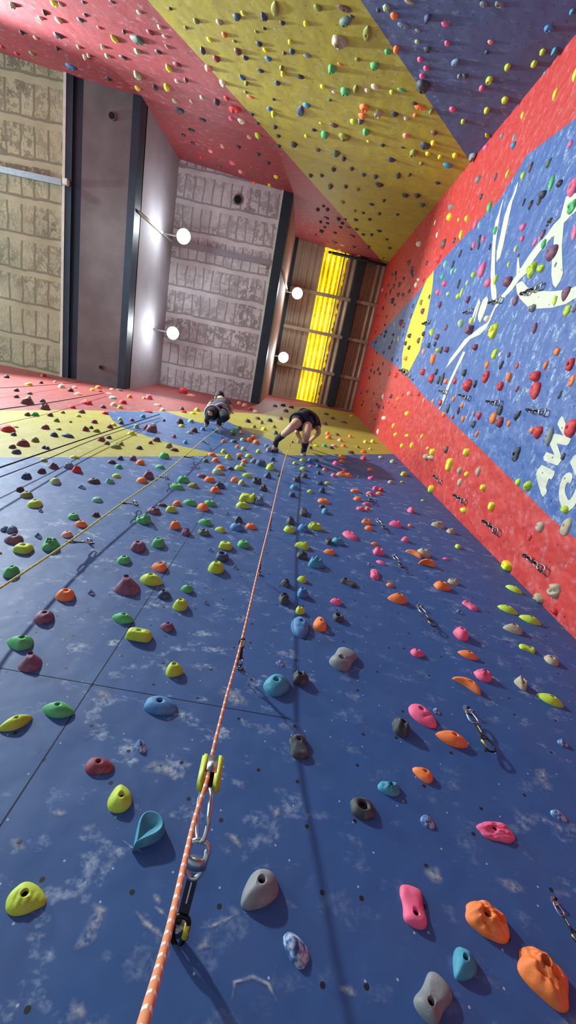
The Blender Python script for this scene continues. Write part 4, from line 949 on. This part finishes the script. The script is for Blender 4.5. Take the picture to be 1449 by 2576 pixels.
YELLOW = [(-330, 1705, 1.06), (-80, 1528, 1.10), (0, 1479, 1.13), (172, 1364, 1.16), (306, 1266, 1.16), (402, 1199, 1.16), (470, 1142, 1.16), (512, 1106, 1.15), (566, 1062, 1.11), (554, 1044, 1.06)]
rope(YELLOW, .0055, M_ROPE_Y, 'yellow rope slanting across the upper left wall to the left climber', [at_y(-330, 1705, 1.06) + q for q in (Vector((-1.0, -.6, .006 - at_y(-330, 1705, 1.06).z)), Vector((-.5, -.25, -1.0)))])
rope([(-60, 1197, 1.08), (0, 1176, 1.09), (200, 1108, 1.13), (340, 1062, 1.16), (402, 1042, 1.2)], .006, M_ROPE_K, 'thick black rope crossing the yellow band at far left, above its thin shadow strand')
rope([(-60, 1221, 1.16), (0, 1200, 1.165), (125, 1152, 1.175), (250, 1101, 1.19), (405, 1050, 1.215)], .004, M_ROPE_K, 'thin black strand standing in for the shadow of the thick black rope, far left')  # cast shadow of the thick rope, built as a thin dark strand
rope([(-60, 1041, 1.12), (0, 1030, 1.13), (130, 1012, 1.15), (262, 989, 1.2)], .006, M_ROPE_K, 'black rope across the red strip at far left, the lower of two')
rope([(-60, 980, 1.13), (0, 976, 1.14), (100, 970, 1.17), (207, 961, 1.2)], .004, M_ROPE_K, 'thin dark rope just under the roof at far left')

# ------------------------------------------------------------------ quickdraws
M_SLING = simple('charcoal_webbing', srgb(44, 46, 54), .85, 0, .1, 120, .3)
M_GATE = simple('yellow_gate', srgb(222, 206, 50), .4, .3, .05, 60)
M_LIMEP = simple('lime_plastic', srgb(196, 206, 70), .45, 0, .05, 40)
M_SILVER = simple('brushed_alloy', srgb(198, 200, 196), .3, 1, .06, 60)
M_STITCH = simple('white_stitching', srgb(220, 220, 214), .8, 0, .04, 200)
M_REDP = simple('dark_red_plastic', srgb(96, 20, 30), .5, 0, .05, 60)

def oval(c, d, s, L, W, n=20, skew=.25):
    """closed carabiner outline along d (length L) and s (width W)"""
    out = []
    for k in range(n):
        f = 2 * math.pi * k / n
        x, y = math.cos(f), math.sin(f)
        e = 3.0; q = (abs(x) ** e + abs(y) ** e) ** (-1 / e)
        x, y = x * q, y * q
        out.append(c + d * (x * L / 2) + s * (y * W / 2 * (1 + skew * x)))
    return out

def carabiner(root, org, c, d, s, L, mat, gate=M_SILVER, rad=None):
    W = L * .52; r = rad or L * .055
    bm = bmesh.new(); add_tube(bm, [q - org for q in oval(c, d, s, L, W)], r, 8, closed=True)
    o = bm_obj('carabiner', bm, mat, root, True)
    bm = bmesh.new()
    a = c + d * L * .28 + s * W * .5 * .98; b = c - d * L * .22 + s * W * .5 * .9
    add_tube(bm, [a - org, a.lerp(b, .5) - org, b - org], r * 1.15, 8)
    bm_obj('gate', bm, gate, o, True)
    return o

def strip(root, name, org, pts, s, w, th, mat):
    """flat webbing along pts, width w across s"""
    bm = bmesh.new()
    pts = [Vector(p) - org for p in pts]
    rows = []
    for i, p in enumerate(pts):
        t = (pts[min(i + 1, len(pts) - 1)] - pts[max(i - 1, 0)]).normalized()
        nn = t.cross(s).normalized()
        rows.append([bm.verts.new(p + s * a * w / 2 + nn * b * th / 2) for a, b in ((-1, -1), (1, -1), (1, 1), (-1, 1))])
    for A, B in zip(rows, rows[1:]):
        for k in range(4): bm.faces.new((A[k], A[(k + 1) % 4], B[(k + 1) % 4], B[k]))
    bm.faces.new(rows[0][::-1]); bm.faces.new(rows[-1])
    return bm_obj(name, bm, mat, root)

def hanger(root, org, pl, P, d, size):
    s = d.cross(pl.n).normalized()
    bm = bmesh.new()
    ring = [P + pl.n * .004 + d * (size * .5 * math.cos(k * math.pi / 8)) + s * (size * .38 * math.sin(k * math.pi / 8)) - org for k in range(16)]
    lo = [bm.verts.new(q - pl.n * .004) for q in ring]; hi = [bm.verts.new(q) for q in ring]
    bm.faces.new(hi)
    for k in range(16): bm.faces.new((lo[k], lo[(k + 1) % 16], hi[(k + 1) % 16], hi[k]))
    h = bm_obj('hanger', bm, M_STEEL, root)
    bm = bmesh.new(); add_tube(bm, [P - org, P + pl.n * .014 - org], size * .17, 6)
    bm_obj('bolt', bm, M_BOLT, h)
    bm = bmesh.new(); e = P + d * size * .45 - org
    add_tube(bm, [e - s * size * .2, e - s * size * .2 + pl.n * size * .5, e + s * size * .2 + pl.n * size * .5, e + s * size * .2], size * .09, 6)
    bm_obj('eye', bm, M_STEEL, h)

def quickdraw(pl, a, b, offa, offb, label, group, chain=False, mat=None, gate=M_GATE):
    A, B = pl.hit(*a), pl.hit(*b, offb)
    A1 = pl.hit(*a, offa)
    d = (B - A1); L = d.length; d.normalize()
    s = d.cross(pl.n).normalized()
    root = empty('quickdraw', A, label, 'quickdraw', group)
    inv = A
    size = min(.05, L * .25)
    hanger(root, inv, pl, A, d if abs(d.dot(pl.n)) < .7 else Vector((0, 0, -1)), size)
    cl = min(.1, L * .34)
    mat = mat or M_SILVER
    if chain:
        n = 4; step = (L - cl) / n
        for k in range(n):
            c = A1 + d * step * (k + .5)
            side = s if k % 2 else pl.n
            bm = bmesh.new(); add_tube(bm, [q - inv for q in oval(c, d, side, step * 1.35, step * .7, 12, 0)], step * .11, 6, closed=True)
            bm_obj('chain_link', bm, M_CHAIN if k % 2 else M_BLACKM, root, True)
        carabiner(root, inv, B - d * cl / 2, d, s, cl * 1.0, M_CHAIN, M_BLACKM, cl * .065)
    else:
        carabiner(root, inv, A1 + d * cl * .5, d, s, cl, mat)
        sl = strip(root, 'sling', inv, [A1 + d * cl * .85, A1 + d * L * .5, B - d * cl * .8], s, L * .10, L * .03, M_SLING)
        st = strip(sl, 'stitching', inv, [A1 + d * L * .42 + pl.n * L * .02, A1 + d * L * .58 + pl.n * L * .02], s, L * .02, L * .006, M_STITCH)
        carabiner(root, inv, B - d * cl * .5, d, s, cl * 1.05, M_BLACKM, gate)
    return root
G1, G2, G3 = 'quickdraws hanging free on the blue wall', 'quickdraws holding the ropes', 'chain draws on the right wall'
quickdraw(FRONT, (1176, 1786), (1238, 1890), .035, .03, 'hanging quickdraw on the blue wall right of the large orange pointed hold', G1)
quickdraw(FRONT, (1054, 1527), (1094, 1576), .035, .03, 'hanging quickdraw on the blue wall, second lowest of the right-hand column', G1)
quickdraw(FRONT, (1394, 2268), (1462, 2378), .035, .03, 'hanging quickdraw cut off by the right edge, above the lowest orange hold', G1)
quickdraw(FRONT, (949, 1308), (971, 1331), .035, .03, 'hanging quickdraw left of a pink wedge hold, high on the blue wall', G1)
quickdraw(FRONT, (991, 1398), (1014, 1428), .035, .03, 'hanging quickdraw left of the orange curved holds on the blue wall', G1)
quickdraw(FRONT, (927, 1243), (934, 1262), .035, .03, 'small high quickdraw beside the cluster of pink and red holds', G1)
quickdraw(FRONT, (603, 1679), (610, 1608), .03, .16, 'quickdraw lifted by the orange rope, lowest one above the lime rope brake', G2, mat=M_BLACKM)
quickdraw(FRONT, (654, 1445), (656, 1402), .03, .14, 'quickdraw on the orange rope, second above the lime rope brake', G2, mat=M_BLACKM)
quickdraw(FRONT, (679, 1332), (682, 1302), .03, .13, 'quickdraw on the orange rope, third above the lime rope brake', G2, mat=M_BLACKM)
quickdraw(FRONT, (701, 1199), (708, 1186), .03, .12, 'highest quickdraw on the orange rope, under the right climber', G2, mat=M_BLACKM)
quickdraw(FRONT, (230, 1364), (170, 1363), .03, .09, 'lowest quickdraw clipped to the yellow rope', G2)
quickdraw(FRONT, (343, 1268), (304, 1265), .03, .09, 'quickdraw clipped to the yellow rope, second lowest', G2)
quickdraw(FRONT, (421, 1203), (398, 1199), .03, .09, 'quickdraw clipped to the yellow rope, third lowest', G2)
quickdraw(FRONT, (485, 1152), (463, 1149), .03, .09, 'quickdraw clipped to the yellow rope on the lower rim of the yellow band', G2)
quickdraw(FRONT, (523, 1118), (509, 1110), .03, .09, 'quickdraw on the yellow rope, second below the left climber', G2)
quickdraw(FRONT, (553, 1092), (541, 1086), .03, .09, 'highest quickdraw on the yellow rope, just below the left climber', G2)
for a, b, lab in [
    ((1319, 1396), (1370, 1436), 'chain draw on the red border of the right wall, lowest and largest'),
    ((1216, 1310), (1252, 1340), 'chain draw on the red border, second lowest'),
    ((1142, 1245), (1168, 1262), 'chain draw on the red border, third lowest'),
    ((1092, 1196), (1107, 1213), 'small chain draw high on the lower red border'),
    ((1326, 1031), (1372, 1036), 'chain draw on the blue panel left of the big cream letters'),
    ((1225, 1010), (1257, 1013), 'chain draw on the blue panel above the orange and grey holds'),
    ((1155, 993), (1178, 1001), 'chain draw on the blue panel right of the lowest painted ski stroke'),
    ((1105, 983), (1121, 986), 'chain draw on the blue panel left of the lowest painted ski stroke'),
    ((1312, 740), (1362, 717), 'chain draw in the bend of the cream painted figure'),
    ((1230, 762), (1259, 753), 'chain draw beside the foot of the cream painted pole'),
    ((1166, 787), (1185, 780), 'chain draw right of a plum hold, left of the painted figure'),
    ((1376, 568), (1397, 547), 'chain draw near the top of the cream painted figure'),
    ((1064, 815), (1080, 808), 'chain draw across the yellow stripe of the right wall'),
    ((1008, 932), (1024, 938), 'chain draw at the foot of the yellow stripe of the right wall')]:
    quickdraw(RIGHT, a, b, .03, .03, lab, G3, chain=True)

# first draw with the lime assisted-braking block
Ra = FRONT.hit(462, 2290, .02)
root = empty('rope_brake', FRONT.hit(452, 2352), 'lime rope brake on its sling, clipped low on the blue wall beside the orange rope', 'rope brake')
org = root.location.copy()
A = FRONT.hit(450, 2352, .012)
up = (at_y(470, 2262, 1.17) - A).normalized()
side = up.cross(FRONT.n).normalized()
hanger(root, org, FRONT, FRONT.hit(448, 2318), Vector((0, 0, -1)), .05)
p_low, p_mid = at_y(462, 2296, 1.2), at_y(487, 2200, 1.10)
cl = (p_low - FRONT.hit(447, 2385, .02)).length
carabiner(root, org, FRONT.hit(452, 2340, .022), up, side, cl * 1.05, M_BLACKM, M_GATE, .006)
sl = strip(root, 'sling', org, [p_low, p_low.lerp(p_mid, .5), p_mid], side, .024, .006, M_SLING)
toc = (CAM - p_mid).normalized()
strip(sl, 'stitching', org, [p_low.lerp(p_mid, .25) + toc * .006, p_low.lerp(p_mid, .8) + toc * .006], side, .003, .0008, M_STITCH)
c1, c2 = at_y(486, 2202, 1.10), at_y(505, 2112, 1.03)
d1 = (c2 - c1).normalized(); s1 = d1.cross(toc).normalized()
cb = carabiner(root, org, c1.lerp(c2, .45), d1, s1, (c2 - c1).length * 1.05, M_SILVER, M_SILVER, .006)
bm = bmesh.new(); mid = c1.lerp(c2, .3) - org
add_tube(bm, [mid - d1 * .008, mid + d1 * .014], [.021, .021], 10, flat=.5)
bm_obj('keeper', bm, M_STEEL, cb, True)
c3 = at_y(517, 1992, 1.0)
d2 = (c3 - c2).normalized(); s2 = d2.cross(toc).normalized()
carabiner(root, org, c2.lerp(c3, .5), d2, (s2 * .5 + toc * .87).normalized(), (c3 - c2).length * 1.12, M_SILVER, M_SILVER, .005)
# body of the brake
b0, b1 = at_y(524, 1978, .995), at_y(535, 1912, 1.03)
dd = (b1 - b0).normalized(); ss = dd.cross(toc).normalized(); nn = ss.cross(dd).normalized()
if nn.dot(toc) < 0: nn = -nn
L = (b1 - b0).length
M = Matrix((ss, dd, nn)).transposed().to_4x4(); M.translation = b0.lerp(b1, .5) - org
def part(name, lo, hi, bev, mat, par):
    bm = bmesh.new(); add_box(bm, lo, hi, bev)
    o = bm_obj(name, bm, mat, par, True)
    return o
hw = L * .27
for sx in (-1, 1):
    o = part('side_plate', (min(sx * hw * .34, sx * hw), -L * .55, -.016), (max(sx * hw * .34, sx * hw), L * .55, .015), .005, M_LIMEP, root); o.matrix_local = M
o = part('face_plate', (-hw * .5, -L * .12, .007), (hw * .55, L * .52, .0145), .003, M_SILVER, root); o.matrix_local = M
o = part('rope_slot', (-hw * .4, -L * .34, -.014), (hw * .45, L * .4, -.008), .002, M_REDP, root); o.matrix_local = M

# moulded relief of the blue board: raised flakes in the same paint
def flake(px, py, w, h, rot, dep):
    P = FRONT.hit(px, py)
    t = .62 * (P - CAM).length / 1100
    a0, b0 = FRONT.uv(P)
    vs, fs, _, _ = hold_mesh('h', w * t / 2, h * t / 2 * 1.3, dep * .7, rot, int(px * 7 + py), 16, 6, False)
    me = mesh_from('relief_flake', vs, fs)
    o = link('relief_flake', me, M_FLAKE, wall_front, True)
    o.matrix_world = FRONT.matrix(FRONT.at(a0, b0))
M_FLAKE, _nt, _b = new_mat('chalky_blue_relief')
_g = NT(_nt)
_co = _g.n('ShaderNodeTexCoord').outputs['Object']
_g.l(_g.ramp(_g.noise(_co, 70, 4, .6), [(.42, C_BLUE), (.62, srgb(190, 202, 212))]), _b.inputs['Base Color'])
_b.inputs['Roughness'].default_value = .7
for q in [(744, 2388, 60, 70, .8, .035), (355, 1878, 30, 44, .6, .03), (1415, 1871, 34, 22, .2, .03), (1075, 2068, 46, 34, -.3, .025), (1405, 2052, 46, 26, -.3, .02), (705, 1670, 34, 22, -.4, .02),
          (1098, 1790, 24, 22, 0, .02), (518, 1517, 18, 9, 0, .03), (230, 1493, 28, 14, 0, .03), (206, 1228, 34, 9, 0, .04), (103, 1287, 18, 9, 0, .03), (97, 1351, 28, 9, 0, .04), (390, 1330, 18, 8, 0, .03),
          (530, 1385, 20, 9, 0, .03), (592, 1429, 22, 10, 0, .03), (572, 1294, 16, 8, 0, .03), (500, 1179, 18, 6, 0, .03), (1155, 1541, 28, 14, 0, .03), (930, 1422, 22, 14, 0, .03)]:
    flake(*q)
# ------------------------------------------------------------------ climbers
M_SKIN = simple('skin', srgb(206, 160, 128), .55, 0, .06, 20)
M_BLACKC = simple('black_cloth', srgb(28, 30, 36), .85, 0, .12, 30, .2)
M_GREYC = simple('dark_grey_cloth', srgb(78, 74, 82), .85, 0, .12, 30, .2)
M_HAIR = simple('dark_hair', srgb(34, 28, 28), .7, 0, .2, 60, .4)
M_SHOE = simple('dark_shoe_rubber', srgb(36, 42, 52), .6, 0, .1, 40)
M_STRAP = simple('pale_harness_webbing', srgb(176, 170, 182), .8, 0, .08, 80)

def skinned(name, verts, edges, radii, mat, parent, sub=2, root=0):
    me = bpy.data.meshes.new(name)
    me.from_pydata([tuple(v) for v in verts], edges, [])
    o = link(name, me, mat, parent)
    md = o.modifiers.new('skin', 'SKIN'); md.use_smooth_shade = True
    lay = me.skin_vertices[0].data if me.skin_vertices else None
    if lay is None:
        bm = bmesh.new(); bm.from_mesh(me); bm.verts.layers.skin.verify(); bm.to_mesh(me); bm.free()
        lay = me.skin_vertices[0].data
    for i, r in enumerate(radii):
        lay[i].radius = r if isinstance(r, tuple) else (r, r)
        lay[i].use_root = i == root
    sd = o.modifiers.new('smooth', 'SUBSURF'); sd.levels = sub; sd.render_levels = sub
    return o

def hand_chain(V, E, R, wrist, d, n):
    """palm, four unequal curled fingers and a thumb leaving the palm's side; n = direction the palm closes towards"""
    s = d.cross(n).normalized()
    V.append(V[wrist] + d * .055); E.append((wrist, len(V) - 1)); R.append((.036, .02)); palm = len(V) - 1
    for k, ln in enumerate((.068, .078, .074, .058)):
        off = (k - 1.5) * .019
        a = V[palm] + s * off + d * .03; b = a + d * ln * .5 + n * ln * .25; c = b + n * ln * .45 + d * ln * .12
        i = len(V); V += [a, b, c]; E += [(palm, i), (i, i + 1), (i + 1, i + 2)]; R += [.0095, .009, .0075]
    a = V[wrist] + d * .025 + s * -.034; b = a - s * .02 + d * .03; c = b + d * .02 + n * .022
    i = len(V); V += [a, b, c]; E += [(wrist, i), (i, i + 1), (i + 1, i + 2)]; R += [.012, .0105, .0085]

def climber(J, label, shirt, legs, shorts, harness_mat):
    """J: joint name -> world point. Builds one continuous body, clothing and shoes as children"""
    org = J['hip'].copy()
    root = empty('person', org, label, 'person')
    P = {k: v - org for k, v in J.items()}
    wall = -FRONT.n
    across = (P['sr'] - P['sl']).normalized()
    hr, hl = P['hip'] + across * .1, P['hip'] - across * .1
    chest = P['hip'].lerp(P['neck'], .68)
    waist = P['hip'].lerp(P['neck'], .32)
    V = [P['hip'], waist, chest, P['neck'], P['head'], hr, P['kr'], P['fr'] , hl, P['kl'], P['fl'], P['sr'], P['er'], P['hr'], P['sl'], P['el'], P['hl']]
    E = [(0, 1), (1, 2), (2, 3), (3, 4), (0, 5), (5, 6), (6, 7), (0, 8), (8, 9), (9, 10), (2, 11), (11, 12), (12, 13), (2, 14), (14, 15), (15, 16)]
    R = [(.15, .11), (.135, .1), (.16, .11), .055, .085, .09, .058, .036, .09, .058, .036, .058, .04, .028, .058, .04, .028]
    # ankles to toes
    for f, k in (('fr', 7), ('fl', 10)):
        i = len(V); V += [V[k] + wall * .06 + Vector((0, 0, -.03)), V[k] + wall * .14 + Vector((0, 0, -.035))]
        E += [(k, i), (i, i + 1)]; R += [(.04, .03), (.032, .02)]
    for w_, e_ in ((13, 12), (16, 15)):
        d = (V[w_] - V[e_]).normalized(); n = (wall - d * wall.dot(d)).normalized()
        hand_chain(V, E, R, w_, d, n)
    body = skinned('body', V, E, R, M_SKIN, root)
    # face: nose, brow and ears on the head, turned to the wall
    H = P['head']; fwd = (wall * .9 + Vector((0, 0, .35))).normalized(); up = (H - P['neck']).normalized(); up = (up - fwd * up.dot(fwd)).normalized(); rt = fwd.cross(up)
    def blob(name, c, sx, sy, sz, mat, par):
        bm = bmesh.new(); bmesh.ops.create_icosphere(bm, subdivisions=3, radius=1)
        for v in bm.verts: v.co = c + rt * v.co.x * sx + up * v.co.y * sy + fwd * v.co.z * sz
        return bm_obj(name, bm, mat, par, True)
    head = blob('head', H + up * .02, .076, .105, .092, M_SKIN, root)
    blob('nose', H + fwd * .095 + up * .005, .014, .024, .018, M_SKIN, head)
    blob('mouth', H + fwd * .084 - up * .042, .024, .007, .01, M_REDP, head)
    for sg in (-1, 1):
        blob('eye', H + fwd * .083 + rt * sg * .03 + up * .03, .013, .009, .009, M_BLACKC, head)
        blob('ear', H + rt * sg * .078 + up * .01, .012, .03, .02, M_SKIN, head)
    bm = bmesh.new(); bmesh.ops.create_icosphere(bm, subdivisions=3, radius=1)
    for v in bm.verts:
        q = v.co.copy()
        if q.z > .25 and q.y < .55: q *= .9            # leave the face free
        k = 1 + .05 * noise.noise(q * 5)
        v.co = H + up * .032 + (rt * q.x * .086 + up * q.y * .108 + fwd * (q.z * .098 - .012)) * k
    bm_obj('hair', bm, M_HAIR, root, True)
    # shirt: torso and upper arms
    sv = [waist.lerp(P['hip'], .6), waist, chest, chest.lerp(P['neck'], .75), P['sr'], P['sr'].lerp(P['er'], .62), P['sl'], P['sl'].lerp(P['el'], .62)]
    skinned('shirt', sv, [(0, 1), (1, 2), (2, 3), (2, 4), (4, 5), (2, 6), (6, 7)], [(.172, .135), (.16, .125), (.185, .135), .085, .082, .062, .082, .062], shirt, root, root=2)
    k = .55 if shorts else .93
    def lp(a, b, t): return a.lerp(b, t)
    lv = [P['hip'], hr, lp(hr, P['kr'], k if shorts else 1), hl, lp(hl, P['kl'], k if shorts else 1), waist.lerp(P['hip'], .4)]
    le = [(0, 1), (1, 2), (0, 3), (3, 4), (0, 5)]; lr = [(.17, .135), .115, .092 if shorts else .075, .115, .092 if shorts else .075, (.155, .12)]
    if not shorts:
        lv += [lp(P['kr'], P['fr'], .92), lp(P['kl'], P['fl'], .92)]; le += [(2, 6), (4, 7)]; lr += [.05, .05]
    skinned('shorts' if shorts else 'trousers', lv, le, lr, legs, root)
    for f, k in (('fr', 'kr'), ('fl', 'kl')):
        F = P[f]
        if shorts:
            skinned('sock', [lp(P[k], F, .45), lp(P[k], F, .8), F], [(0, 1), (1, 2)], [.056, .05, .045], M_BLACKC, root, root=1)
        skinned('shoe', [F + Vector((0, 0, .01)), F + wall * .06 + Vector((0, 0, -.03)), F + wall * .125 + Vector((0, 0, -.035)), F - wall * .03 + Vector((0, 0, -.03))], [(0, 1), (1, 2), (1, 3)], [.05, (.05, .04), (.036, .026), .04], M_SHOE, root, root=1)
    # harness
    bm = bmesh.new()
    hc = waist.lerp(P['hip'], .45); ax = (P['neck'] - P['hip']).normalized(); fo = across.cross(ax).normalized()
    add_tube(bm, [hc + across * .18 * math.cos(q * math.pi / 10) + fo * .142 * math.sin(q * math.pi / 10) for q in range(20)], .024, 6, closed=True)
    hb = bm_obj('harness', bm, harness_mat, root, True)
    for hp, kk in ((hr, 'kr'), (hl, 'kl')):
        d = (P[kk] - hp).normalized(); s_ = d.cross(Vector((0, 0, 1)) if abs(d.z) < .8 else Vector((0, 1, 0))).normalized(); t_ = d.cross(s_)
        c = hp + d * .07
        bm = bmesh.new(); add_tube(bm, [c + (s_ * math.cos(q * math.pi / 8) + t_ * math.sin(q * math.pi / 8)) * .118 for q in range(16)], .018, 6, closed=True)
        bm_obj('leg_loop', bm, harness_mat, hb, True)
    return root

_v = lambda d: {k: Vector(p) for k, p in d.items()}
JR = _v({'hip': (0.177, 0.735, 7.657), 'neck': (0.286, 0.788, 8.156), 'head': (0.320, 0.895, 8.333), 'kl': (0.026, 0.832, 7.244), 'fl': (-0.150, 1.083, 7.529), 'kr': (0.240, 0.873, 7.219), 'fr': (0.260, 1.095, 7.538), 'sr': (0.394, 0.822, 8.321), 'er': (0.460, 0.934, 8.062), 'hr': (0.363, 1.10, 8.195), 'sl': (0.186, 0.853, 8.018), 'el': (0.113, 0.951, 7.772), 'hl': (0.203, 1.08, 8.0)})
climber(JR, 'person in black T-shirt and shorts climbing with left leg stretched out, on the orange rope', M_BLACKC, M_BLACKC, True, M_BLACKC)
JL = _v({'hip': (-1.179, 1.000, 8.414), 'neck': (-1.208, 0.878, 8.916), 'head': (-1.286, 0.832, 9.105), 'kl': (-1.206, 0.956, 7.958), 'fl': (-1.303, 1.095, 8.325), 'kr': (-0.977, 0.982, 8.004), 'fr': (-1.116, 1.095, 8.372), 'sr': (-1.139, 0.898, 9.105), 'er': (-1.025, 0.950, 8.849), 'hr': (-1.104, 1.097, 9.068), 'sl': (-1.318, 0.890, 8.776), 'el': (-1.339, 0.926, 8.501), 'hl': (-1.394, 1.071, 8.736)})
climber(JL, 'person in grey shirt and black trousers crouched high on the wall, on the yellow rope', M_GREYC, M_BLACKC, False, M_STRAP)
